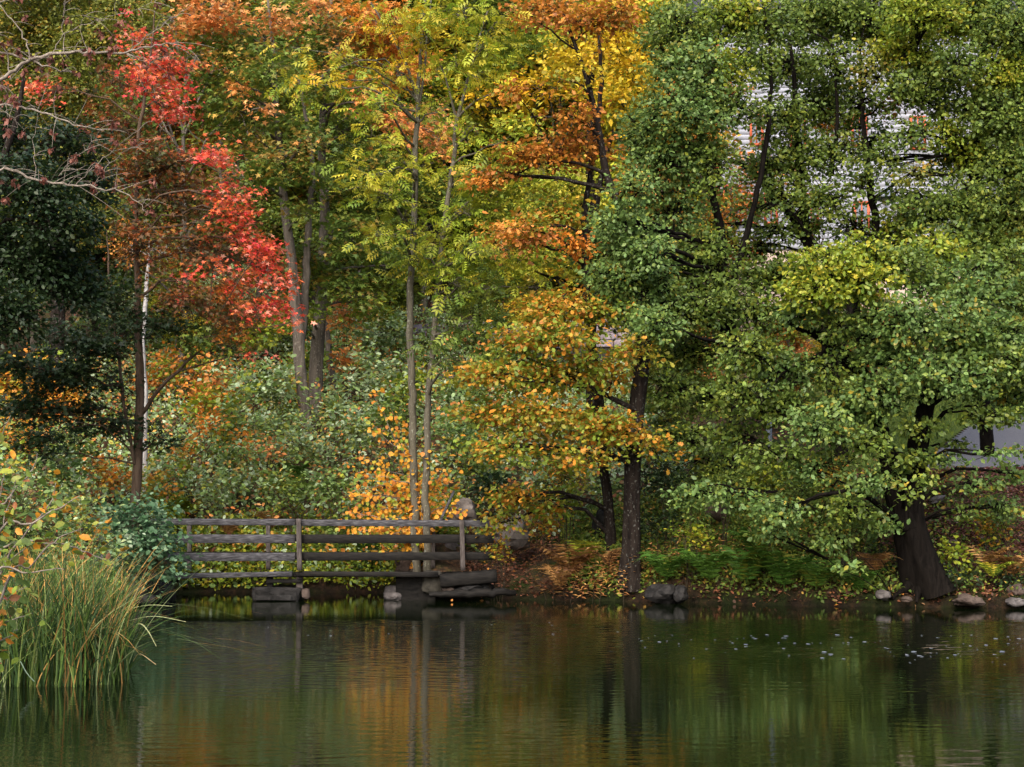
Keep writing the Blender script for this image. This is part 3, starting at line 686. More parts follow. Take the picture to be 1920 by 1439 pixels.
def house():
    Y = 60.0; x0, x1 = P(1345, 300, Y)[0], P(1880, 300, Y)[0]
    zb, zf, zt = P(1400, 660, Y)[2], P(1400, 468, Y)[2], P(1400, 15, Y)[2]
    org = np.array([(x0 + x1) / 2, Y, zb])
    root = empty("white_house", org, label="white clapboard house with orange red window frames behind the big green trees", cat="house")
    MW = noisy("white_paint", [(.3, (.31, .33, .39)), (.7, (.42, .44, .51))], s=3, rough=.6, bs=.1)
    MF = noisy("beige_plaster", [(.3, (.32, .25, .21)), (.7, (.45, .36, .31))], s=3, rough=.9)
    MO = noisy("orange_red_paint", [(.3, (.36, .08, .04)), (.7, (.45, .11, .05))], s=4, rough=.5, bs=.1)
    MR = noisy("dark_roof", [(.3, (.03, .03, .035)), (.7, (.07, .07, .08))], s=8, rough=.7)
    MG, nt, b = mat("window_glass"); b.inputs["Base Color"].default_value = (.10, .12, .15, 1); b.inputs["Roughness"].default_value = .08
    # siding: overlapping boards, each leaning out at its foot
    V, F = [], []; h = .2; n = int((zt - zf) / h)
    for k in range(n):
        z = zf + k * h; v = len(V)
        V += [(x0, Y - .008, z), (x1, Y - .008, z), (x1, Y, z + h), (x0, Y, z + h), (x0, Y, z), (x1, Y, z),
              (x0 - .018, Y - .0, z), (x0 - .018, Y + 8, z), (x0, Y + 8, z + h), (x0, Y, z + h), (x0, Y + 8, z), (x0, Y, z)]
        F += [(v, v+1, v+2, v+3), (v+4, v+5, v+1, v), (v+7, v+6, v+9, v+8), (v+10, v+11, v+6, v+7)]
    link_mesh("wall", raw_mesh("wall", np.array(V) - org, [np.array(F)], MW), root)
    box_obj("wall", [((x0 + .01, Y + .02, zf), (x1 - .01, Y + 8, zt))], MW, org, root)
    box_obj("foundation", [((x0 + .03, Y + .05, zb - 2), (x1 - .03, Y + 7.9, zf))], MF, org, root)
    # gable roof
    ym = Y + 4; zr = zt + 3
    R = np.array([(x0 - .5, Y - .6, zt - .1), (x1 + .5, Y - .6, zt - .1), (x1 + .5, ym, zr), (x0 - .5, ym, zr), (x1 + .5, Y + 8.6, zt - .1), (x0 - .5, Y + 8.6, zt - .1),
                  (x0 - .5, Y - .6, zt - .28), (x1 + .5, Y - .6, zt - .28), (x1 + .5, Y + 8.6, zt - .28), (x0 - .5, Y + 8.6, zt - .28)]) - org
    link_mesh("roof", raw_mesh("roof", R, [np.array([(0,1,2,3),(3,2,4,5),(7,6,9,8),(6,7,1,0),(8,9,5,4)]), np.array([(0,3,5),(1,4,2)])], MR), root)
    box_obj("corner_board", [((x0 - .06, Y - .06, zf), (x0 + .1, Y - .04, zt))], MO, org, root)
    for px, py, w, hp in ((1373, 385, 34, 76), (1408, 392, 26, 60), (1418, 245, 26, 60), (1445, 392, 26, 60), (1495, 250, 30, 64), (1520, 395, 30, 64), (1610, 245, 30, 64), (1720, 250, 30, 64), (1615, 410, 30, 64), (1700, 420, 30, 64), (1515, 585, 26, 24)):
        c = P(px, py, Y); a, hh = w * .5 * Y / F_PX, hp * .5 * Y / F_PX; t = .09; y0_ = Y - .12
        f = box_obj("window", [((c[0]-a, y0_, c[2]-hh), (c[0]-a+t, Y-.03, c[2]+hh)), ((c[0]+a-t, y0_, c[2]-hh), (c[0]+a, Y-.03, c[2]+hh)),
             ((c[0]-a+t, y0_+.003, c[2]+hh-t), (c[0]+a-t, Y-.03, c[2]+hh)), ((c[0]-a+t, y0_+.003, c[2]-hh), (c[0]+a-t, Y-.03, c[2]-hh+t)),
             ((c[0]-.02, y0_+.02, c[2]-hh+t), (c[0]+.02, Y-.03, c[2]+hh-t))], MO, org, root)
        V2 = np.array([(c[0]-a+t, y0_+.05, c[2]-hh+t), (c[0]+a-t, y0_+.05, c[2]-hh+t), (c[0]+a-t, y0_+.05, c[2]+hh-t), (c[0]-a+t, y0_+.05, c[2]+hh-t)]) - org
        link_mesh("pane", raw_mesh("pane", V2, [np.array([(0,1,2,3)])], MG), f)
house()

M_LAMP = noisy("grey_lamp_metal", [(.3, (.12, .14, .17)), (.7, (.2, .22, .26))], s=5, rough=.45, bs=.05)
def lamp(px, py, D, r, label):
    x = X(px, D); top = P(px, py, D)[2]; b = gz(x, D); org = np.array([x, D, b])
    root = empty("street_lamp", org, label=label, cat="street lamp", group="grey cone topped path lamps")
    T = Tubes(); T.add([(x, D, b - .2), (x, D, b + .6), (x, D, b + .62), (x, D, top)], [.07, .07, .045, .035], 10)
    link_mesh("pole", T.mesh("pole", M_LAMP, org), root)
    T = Tubes(); T.add([(x, D, top - .02), (x, D, top + .02), (x, D, top + .06), (x, D, top + r * .55), (x, D, top + r * .62), (x, D, top + r * .95)], [r * .9, r, r * .8, r * .22, r * .1, r * .03], 20)
    link_mesh("lamp_head", T.mesh("lamp_head", M_LAMP, org), root)
    T = Tubes(); T.add([(x, D, top - .22), (x, D, top - .2), (x, D, top - .03)], [.04, .1, .12], 14)
    m, nt, bb = mat("frosted_lamp_glass"); bb.inputs["Base Color"].default_value = (.55, .57, .6, 1); bb.inputs["Roughness"].default_value = .3
    link_mesh("diffuser", T.mesh("diffuser", m, org), root)
lamp(1441, 672, 37, .2, "grey path lamp pole among the leaves left of the broken branch stub")
lamp(1667, 372, 46, .42, "grey cone topped lamp high between the big tree's stems before the white house")

# ================================================================ TREES
# --- red maple beside the bridge's left end
make_tree("red_maple", "red and dark green maple with a slim brown trunk behind the bridge's left end", "tree",
  [[(258, None, 32.8, .105), (257, 870, 32.8, .095), (262, 700, 32.8, .085), (258, 560, 32.8, .07), (255, 400, 32.8, .055), (262, 250, 32.8, .04), (280, 120, 32.8, .025), (290, 20, 32.8, .012)],
   [(252, 870, 32.7, .035), (235, 770, 32.5, .035), (220, 650, 32.4, .03), (205, 500, 32.4, .02), (200, 420, 32.4, .01)],
   [(262, 780, 32.8, .05), (300, 730, 32.6, .04), (350, 680, 32.4, .03), (385, 650, 32.3, .012)]],
  [(300, 130, 48, 60, 33, 'red', 1.16, 'redbrown', .12), (322, 200, 36, 42, 32.6, 'red', 1.24, 'redbrown', .12), (268, 140, 26, 50, 32.4, 'red', 0.93, 'redbrown', .12), (85, 168, 42, 34, 33, 'red', 0.78, 'redbrown', .12), (250, 60, 30, 40, 33, 'red', 0.46, 'redbrown', .12),
   (398, 290, 34, 26, 32, 'red', 1.24, 'redbrown', .12), (430, 368, 36, 34, 31.8, 'red', 1.24, 'redbrown', .12), (462, 440, 42, 36, 31.8, 'red', 1.24, 'redbrown', .12), (500, 500, 34, 30, 31.8, 'red', 1.16, 'redbrown', .12),
   (440, 530, 50, 34, 31.8, 'red', 0.75, 'redbrown', .3), (515, 575, 26, 32, 31.6, 'red', 1.09, 'redbrown', .12), (400, 410, 30, 26, 32, 'red', 0.68, 'redbrown', .4), (476, 668, 22, 10, 31.8, 'red', 0.78, 'redbrown', .12), (420, 330, 30, 24, 32, 'red', 0.60, 'redbrown', .4), (445, 405, 30, 24, 31.9, 'red', 1.25, 'redbrown', .12), (490, 465, 34, 26, 31.8, 'red', 1.50, 'redbrown', .12), (525, 540, 28, 30, 31.7, 'red', 0.93, 'redbrown', .12), (470, 580, 40, 26, 31.8, 'red', 0.68, 'redbrown', .4), (400, 500, 40, 30, 32, 'red', 0.52, 'redbrown', .5), (545, 605, 14, 18, 31.6, 'red', 0.83, 'redbrown', .3), (350, 520, 34, 18, 32, 'red', 0.54, 'redbrown', .12),
   (300, 300, 72, 50, 32.8, 'redbrown', 1.3), (240, 340, 50, 60, 32.5, 'redbrown'), (345, 370, 66, 50, 32.6, 'redbrown', 1.2), (380, 470, 64, 50, 32.4, 'redbrown', 1.2), (270, 460, 66, 56, 32.9, 'redbrown'),
   (215, 240, 60, 60, 33, 'redbrown'), (350, 560, 80, 40, 32.4, 'redbrown', 1.2), (220, 150, 40, 50, 33, 'redbrown', .8), (440, 600, 60, 30, 32, 'redbrown', 1.1),
   (210, 560, 70, 46, 32.4, 'dark', 1.2), (380, 640, 90, 28, 32, 'green', .8), (300, 610, 70, 34, 32.2, 'dark', 1.0), (150, 640, 60, 46, 31.8, 'dark', 1.2),
   (120, 705, 90, 40, 31.6, 'dark', 2.2), (50, 765, 80, 34, 31.4, 'dark', 2.0), (30, 690, 60, 30, 31.4, 'dark', 1.8), (190, 650, 60, 36, 31.7, 'dark', 1.6), (150, 770, 60, 24, 31.6, 'dark', 1.6), (215, 800, 60, 24, 31.8, 'dark', 1.8), (305, 830, 40, 20, 32, 'dark', .9), (90, 820, 66, 28, 31.4, 'dark', 1.3), (220, 720, 40, 30, 32, 'dark', .9), (50, 850, 60, 24, 31.3, 'dark', 1.0)],  # dark clumps: shade on the low left leaves is put into their colour
  kind='MAPLE', size=.108, lai=1.45, bark_mat=M_BARK_BROWN, per=16, rs=.26, upness=.9)

# --- dark, small-leaved tree at the left edge
make_tree("dark_alder", "dark blue green leafed tree filling the left edge", "tree",
  [[(-110, None, 28, .16), (-90, 700, 28, .13), (-40, 450, 28, .09), (20, 250, 28, .05), (60, 100, 28, .02)]],
  [(40, 480, 80, 66, 27.6, 'darkblue', 1.5), (110, 420, 76, 60, 27.8, 'dark', 1.4), (50, 350, 80, 60, 27.8, 'dark', 1.3), (140, 540, 60, 56, 27.8, 'darkblue', 1.3), (20, 590, 60, 60, 27.6, 'dark', 1.3),
   (120, 270, 66, 50, 28, 'dark', 1.0), (10, 250, 60, 50, 28, 'dark', 1.2), (90, 500, 50, 50, 27.4, 'darkblue', 1.2), (160, 350, 60, 50, 28.2, 'dark', 1.1), (-60, 420, 70, 90, 28, 'dark'), (-50, 600, 70, 80, 28, 'dark')],
  kind='OVAL', size=.095, lai=2.3, rs=.2, per=12, leaf_mat=M_LEAF_GLOSS)
make_tree("olive_conifer", "olive green tree with yellowing tips behind the bare branches at top left", "tree",
  [[(110, None, 40, .2), (110, 300, 40, .14), (120, 0, 40, .09), (120, -150, 40, .04)]],
  [(60, 50, 90, 50, 39, 'olive', 1.5), (170, 80, 70, 50, 39, 'olive', 1.5), (30, 130, 70, 50, 39, 'olive', 1.4), (140, 170, 80, 40, 39, 'olive', 1.2), (230, 20, 60, 40, 39, 'olive'), (90, -30, 100, 40, 39, 'olive', 1.4), (200, 300, 60, 80, 40, 'olive'), (60, 260, 100, 80, 40, 'olive', 1.2), (150, 400, 90, 60, 40, 'olive')],
  kind='KITE', size=.11, lai=2.2, rs=.4, per=30, bark_mat=M_BARK_DARK)

# --- pale birch stem behind the maple
make_tree("white_birch", "pale white stemmed birch right behind the red maple's trunk", "tree",
  [[(274, None, 36, .06), (272, 750, 36, .06), (268, 640, 36, .055), (274, 540, 36, .05), (282, 440, 36, .02)]],
  [(300, 470, 50, 40, 36.5, 'olive', .6), (250, 460, 50, 40, 36.5, 'orange', .5)], kind='KITE', size=.08, lai=1.2, bark_mat=M_BARK_WHITE)

# --- green maples with orange tips, pale trunks, mid distance
make_tree("green_maple", "green maple with orange tipped crown, left of the slender ash trunks", "tree",
  [[(578, None, 40, .15), (562, 660, 40, .14), (548, 500, 40, .125), (532, 370, 40, .10), (520, 240, 40, .08), (512, 100, 40, .05), (500, -40, 40, .02)],
   [(560, 700, 40.4, .1), (572, 560, 40.4, .1), (578, 430, 40.4, .09), (585, 300, 40.4, .06), (560, 150, 40.4, .04)]],
  [(410, 90, 66, 40, 39, 'maple', 1.2, 'maplemix', .15), (500, 130, 66, 44, 38.8, 'maple', 1.3), (450, 200, 66, 40, 38.8, 'maple', 1.2, 'maplemix', .15), (540, 240, 66, 40, 38.8, 'maple', 1.2, 'maplemix', .1),
   (490, 320, 60, 40, 38.6, 'maple', 1.3, 'maplemix', .15), (570, 330, 60, 40, 38.8, 'maple', 1.2, 'maplemix', .1), (450, 280, 40, 30, 39, 'maple', 1.0), (420, 150, 40, 36, 39, 'maple', 1.2),
   (370, 45, 44, 34, 38.4, 'peach', 1.5), (415, 25, 40, 44, 38.2, 'peach', 1.5), (440, 165, 20, 14, 38, 'peach', 1.2), (488, 203, 22, 12, 38, 'peach', 1.2), (530, 40, 50, 22, 38.2, 'peach', 1.2), (592, 268, 34, 20, 38, 'maplemix', 1.4),
   (350, 170, 40, 40, 39.4, 'maple'), (380, 210, 36, 40, 39.6, 'maple'), (460, 60, 50, 40, 39, 'maple', 1.1), (540, 290, 36, 18, 38, 'maplemix', 1.1), (475, 250, 34, 18, 38.2, 'maplemix', 1.0), (560, 400, 40, 24, 39, 'maple', .9)],
  kind='MAPLE', size=.15, lai=1.7, bark_mat=M_BARK_PALE, per=18, rs=.32, group="green and orange maples", upness=.95)
make_tree("green_maple", "taller green maple just left of the ash, orange leaves in its top", "tree",
  [[(590, None, 42, .19), (592, 700, 42, .18), (600, 590, 42, .16), (608, 430, 42, .13), (603, 280, 42, .10), (612, 100, 42, .07), (625, -60, 42, .03)],
   [(628, None, 44, .09), (614, 640, 44, .09), (610, 560, 44, .08), (622, 430, 44, .05)]],
  [(610, 70, 60, 50, 41, 'maple', 1.3), (660, 160, 60, 50, 41, 'maple', 1.1, 'maplemix', .2), (640, 260, 50, 40, 41, 'maple', 1.2), (650, 350, 50, 50, 41, 'maple', 1.2), (600, 160, 46, 50, 41, 'maple', 1.1), (655, 450, 60, 50, 41, 'maple', 1.2), (600, 510, 60, 36, 41, 'maple', 1.1),
   (660, 540, 60, 36, 41, 'maple', 1.3), (560, 590, 50, 26, 40.5, 'lime', 1.0), (655, 20, 30, 24, 40, 'orange', 1.4), (700, 80, 50, 40, 41, 'orange', 1.2), (720, 30, 50, 40, 41, 'orange', 1.2), (655, 152, 24, 12, 40, 'orange', 1.4), (690, 190, 30, 20, 40, 'peach', 1.0),
   (745, 230, 40, 60, 41, 'peach', .8), (690, 50, 30, 50, 41, 'peach', 1.1), (820, 250, 40, 60, 41, 'peach', .8), (760, 130, 60, 60, 41.4, 'orange', .8), (600, 15, 40, 20, 40, 'peach', 1.0), (720, 330, 60, 60, 41.5, 'maple', 1.1), (700, 430, 50, 50, 41.5, 'maple', 1.2), (500, 620, 40, 30, 41, 'lime', 1.0), (560, 480, 46, 40, 41.5, 'maple', 1.0), (700, 560, 46, 40, 42, 'lime', .9), (740, 500, 50, 40, 42, 'maple', 1.0), (560, 90, 50, 50, 42, 'maple', 1.0), (540, 20, 60, 30, 42, 'maple', 1.0), (640, 80, 40, 40, 41, 'maplemix', 1.0)],
  kind='MAPLE', size=.15, lai=1.7, bark_mat=M_BARK_PALE, per=18, rs=.32, group="green and orange maples", upness=.95)

# --- slender ash pair, feathery yellow-green compound leaves
ASHCL1 = [(600, 150, 36, 16, 30.4, 'yellow', 1.4, 'yg', .5), (560, 158, 26, 14, 30.4, 'yg', 1.4), (640, 115, 24, 18, 30.6, 'yg', 1.3), (556, 92, 14, 9, 30.4, 'yg', 1.2), (620, 130, 20, 14, 30.5, 'yellow', 1.2),
   (730, 40, 56, 34, 31, 'yellow', .9, 'yg', .5), (790, 30, 40, 40, 31, 'yg', .9), (740, 130, 46, 34, 31, 'yellow', .8, 'yg', .4), (700, 200, 34, 24, 30.6, 'yg', 1.2), (670, 170, 20, 10, 30.5, 'lime', 1.1),
   (700, 260, 38, 28, 30.6, 'yg', 1.0), (690, 330, 50, 26, 30.4, 'yg', 1.3), (715, 375, 40, 22, 30.5, 'lime', 1.3), (660, 352, 22, 12, 30.4, 'yg', 1.2), (760, 310, 34, 28, 30.8, 'yg', .9), (720, 440, 46, 22, 30.5, 'lime', 1.2), (760, 410, 30, 30, 31, 'lime', .7),
   (830, 210, 40, 30, 31, 'yg', .8), (800, 60, 40, 40, 31.2, 'yellow', .7)]
ASHCL2 = [(860, 30, 60, 34, 31, 'yg', 1.1), (930, 40, 50, 30, 30.8, 'yg', 1.2), (960, 92, 40, 22, 30.6, 'lime', 1.5), (905, 90, 40, 26, 30.8, 'yg', 1.2), (850, 120, 46, 28, 31, 'yg', .9), (900, 150, 40, 24, 31, 'yg', .9),
   (880, 250, 40, 36, 31, 'yg', .8), (910, 320, 50, 40, 31, 'lime', 1.0), (850, 340, 40, 30, 31, 'yg', .9), (940, 270, 34, 30, 31, 'yg', .9), (870, 400, 50, 34, 30.8, 'lime', 1.1), (930, 390, 50, 30, 31, 'lime', 1.2), (820, 440, 50, 30, 30.8, 'lime', 1.2), (790, 480, 50, 26, 30.6, 'lime', 1.1),
   (890, 470, 56, 34, 30.8, 'lime', 1.2), (850, 530, 60, 32, 30.8, 'lime', 1.2), (920, 550, 44, 34, 31, 'green', 1.0), (870, 610, 50, 26, 30.8, 'green', 1.2), (860, 670, 46, 24, 30.8, 'green', 1.3), (890, 710, 28, 26, 30.8, 'bluegreen', 1.2), (835, 640, 34, 24, 31, 'green', 1.0), (960, 470, 40, 36, 31.2, 'yg', .9), (1000, 540, 40, 30, 31.4, 'lime', .8)]
make_tree("ash_tree", "straight grey trunked ash, left of the slender pair, with feathery yellow green leaves", "tree",
  [[(782, None, 31.8, .085), (776, 860, 31.8, .078), (771, 700, 31.8, .074), (769, 560, 31.8, .07), (775, 430, 31.8, .064), (779, 300, 31.8, .056), (784, 190, 31.8, .046), (790, 80, 31.8, .03), (800, -40, 31.8, .02)],
   [(784, 200, 31.8, .035), (765, 130, 31.7, .03), (735, 70, 31.6, .024), (695, 5, 31.5, .015)],
   [(787, 190, 31.8, .03), (797, 110, 31.9, .025), (806, 40, 32, .018), (810, -30, 32, .012)]],
  ASHCL1, kind='ASH', size=.28, lai=2.0, bark_mat=M_BARK_GREY, per=4, rs=.3, upness=.8, droop=.55, twig_r=.006, group="slender ash pair")
make_tree("ash_tree", "thinner grey ash, right of the slender pair, leaning right with lime green leaves", "tree",
  [[(803, None, 31.4, .08), (799, 860, 31.4, .07), (805, 720, 31.4, .062), (818, 560, 31.4, .055), (833, 420, 31.4, .05), (848, 310, 31.4, .045), (856, 230, 31.4, .038), (880, 140, 31.4, .028), (915, 20, 31.4, .016)],
   [(856, 225, 31.4, .03), (842, 170, 31.3, .022), (825, 120, 31.2, .014)],
   [(857, 222, 31.4, .03), (890, 190, 31.4, .022), (940, 172, 31.4, .014)]],
  ASHCL2, kind='ASH', size=.28, lai=2.0, bark_mat=M_BARK_GREY, per=4, rs=.3, upness=.8, droop=.55, group="slender ash pair")

# --- twin dark oaks on the right bank
make_tree("oak_tree", "thick dark trunked oak on the right bank with orange brown and green leaves", "tree",
  [[(1180, None, 30.6, .17), (1184, 950, 30.6, .155), (1190, 820, 30.6, .15), (1202, 700, 30.6, .145), (1208, 620, 30.7, .13), (1195, 500, 30.9, .11), (1165, 390, 31, .09), (1138, 335, 31, .075), (1125, 260, 31, .065), (1112, 190, 31, .055), (1085, 100, 31, .04), (1052, 10, 31, .025)],
   [(1140, 330, 31, .04), (1105, 312, 30.9, .035), (1055, 303, 30.8, .028), (1000, 312, 30.7, .02), (955, 335, 30.6, .01)],
   [(1194, 770, 30.5, .05), (1150, 748, 30.3, .045), (1100, 720, 30.1, .04), (1040, 690, 29.9, .03), (985, 670, 29.7, .015)]],
  [(1060, 270, 50, 26, 30.6, 'rust', 1.4), (985, 290, 48, 28, 30.4, 'rust', 1.4), (1040, 292, 60, 16, 30.4, 'rust', 1.2), (1105, 280, 36, 30, 30.8, 'rust', 1.0), (910, 340, 38, 16, 30.4, 'orange', 1.2), (950, 325, 30, 16, 30.4, 'rust', 1.2),
   (1110, 40, 70, 26, 30.6, 'rust', 1.4), (1030, 15, 60, 24, 30.6, 'rust', 1.4), (1000, 40, 40, 24, 30.5, 'rust', 1.0), (1160, 20, 40, 30, 30.8, 'rust', 1.0), (1050, 150, 36, 26, 30.8, 'oakgold', .5), (1075, 215, 40, 34, 30.6, 'rust', 1.0), (970, 170, 22, 26, 30.4, 'rust', 1.2), (1090, 120, 40, 30, 31, 'yellow', .6),
   (1045, 575, 70, 34, 29.8, 'oakgold', 1.5), (1120, 590, 50, 30, 30, 'oakmix', 1.3), (985, 640, 60, 34, 29.7, 'oakmix', 1.4), (1055, 640, 70, 36, 29.8, 'oakmix', 1.5), (930, 700, 46, 30, 29.5, 'oakgold', 1.4), (1000, 710, 66, 34, 29.6, 'oakmix', 1.5), (1080, 700, 60, 36, 29.8, 'oakmix', 1.4),
   (920, 780, 60, 30, 29.3, 'oakmix', 1.4), (990, 780, 66, 34, 29.4, 'oakgold', 1.5), (1070, 790, 60, 34, 29.6, 'oakgold', 1.3), (1130, 800, 50, 36, 29.7, 'oakmix', 1.3), (940, 840, 60, 26, 29.2, 'oakmix', 1.3), (1100, 860, 60, 22, 29.6, 'oakmix', 1.2), (1150, 700, 40, 40, 30.1, 'oakgold', 1.0),
   (1195, 655, 36, 34, 30.2, 'oakgold', 1.0), (1220, 830, 44, 34, 30.6, 'oakgold', .8), (1010, 600, 46, 26, 29.7, 'oakgold', 1.3), (880, 710, 26, 20, 29.3, 'oakgold', 1.1), (1170, 810, 40, 24, 29.7, 'oakgold', 1.1), (1010, 840, 50, 22, 29.3, 'oakmix', 1.0)],
  kind='OAK', size=.115, lai=1.75, bark_mat=M_BARK_DARK, per=18, rs=.26, upness=.7, group="twin dark oaks", flare=.35)
make_tree("oak_tree", "slender dark oak leaning left beside the thick trunk", "tree",
  [[(1146, None, 31.6, .12), (1140, 960, 31.6, .105), (1130, 860, 31.6, .10), (1122, 740, 31.6, .09), (1108, 620, 31.6, .08), (1098, 500, 31.7, .07), (1100, 380, 31.8, .06), (1125, 200, 31.9, .05), (1124, 60, 32, .03)],
   [(1175, 860, 31.2, .04), (1158, 840, 31.3, .04), (1135, 815, 31.4, .045)]],
  [(950, 430, 30, 22, 30.4, 'orange', 1.2), (985, 450, 44, 32, 30.4, 'peach', 1.3), (1085, 460, 30, 26, 30.6, 'orange', 1.1), (1000, 420, 40, 24, 30.4, 'oakmix', 1.0), (960, 930, 40, 22, 30.6, 'oakmix', 1.4), (940, 980, 34, 22, 30.4, 'oakgold', 1.2), (1010, 940, 50, 30, 31, 'oakmix', 1.0), (1050, 400, 50, 34, 31, 'oakmix', 1.0)],
  kind='OAK', size=.115, lai=1.8, bark_mat=M_BARK_DARK, per=18, rs=.26, group="twin dark oaks")

# --- bright yellow tree behind
make_tree("yellow_rowan", "bright yellow leafed tree behind the orange oak top", "tree",
  [[(1108, None, 37, .13), (1108, 400, 37, .10), (1108, 160, 37, .07), (1122, 60, 37, .05), (1130, -60, 37, .02)], [(1100, 560, 37, .08), (1128, 330, 37, .06), (1180, 150, 37, .04), (1220, 0, 37, .02)]],
  [(1150, 100, 46, 50, 36, 'yellow', 1.4), (1200, 60, 44, 46, 36, 'yellow', 1.4), (1190, 150, 40, 46, 36, 'yellow', 1.4), (1140, 200, 44, 40, 36, 'yellow', 1.2), (1060, 110, 46, 32, 36, 'yellow', 1.2), (1180, 230, 34, 30, 36, 'yg', 1.0), (1040, 60, 40, 26, 36, 'yg', 1.0), (1150, 20, 60, 30, 36, 'yellow', 1.2), (1220, 10, 40, 30, 36, 'yg', 1.0),
   (1010, 340, 44, 30, 36, 'yg', 1.1), (1065, 350, 44, 40, 36, 'yg', 1.2), (1000, 390, 40, 30, 36, 'yg', 1.0), (1030, 480, 40, 34, 36, 'lime', 1.1), (1075, 510, 40, 30, 36, 'yg', 1.2), (1110, 420, 30, 30, 36, 'yg', .8), (990, 500, 40, 26, 36, 'yg', .9), (980, 230, 40, 30, 36, 'yg', .8), (1260, 60, 40, 60, 36, 'yg', .8)],
  kind='KITE', size=.15, lai=1.7, bark_mat=M_BARK_DARK, per=20, rs=.34)

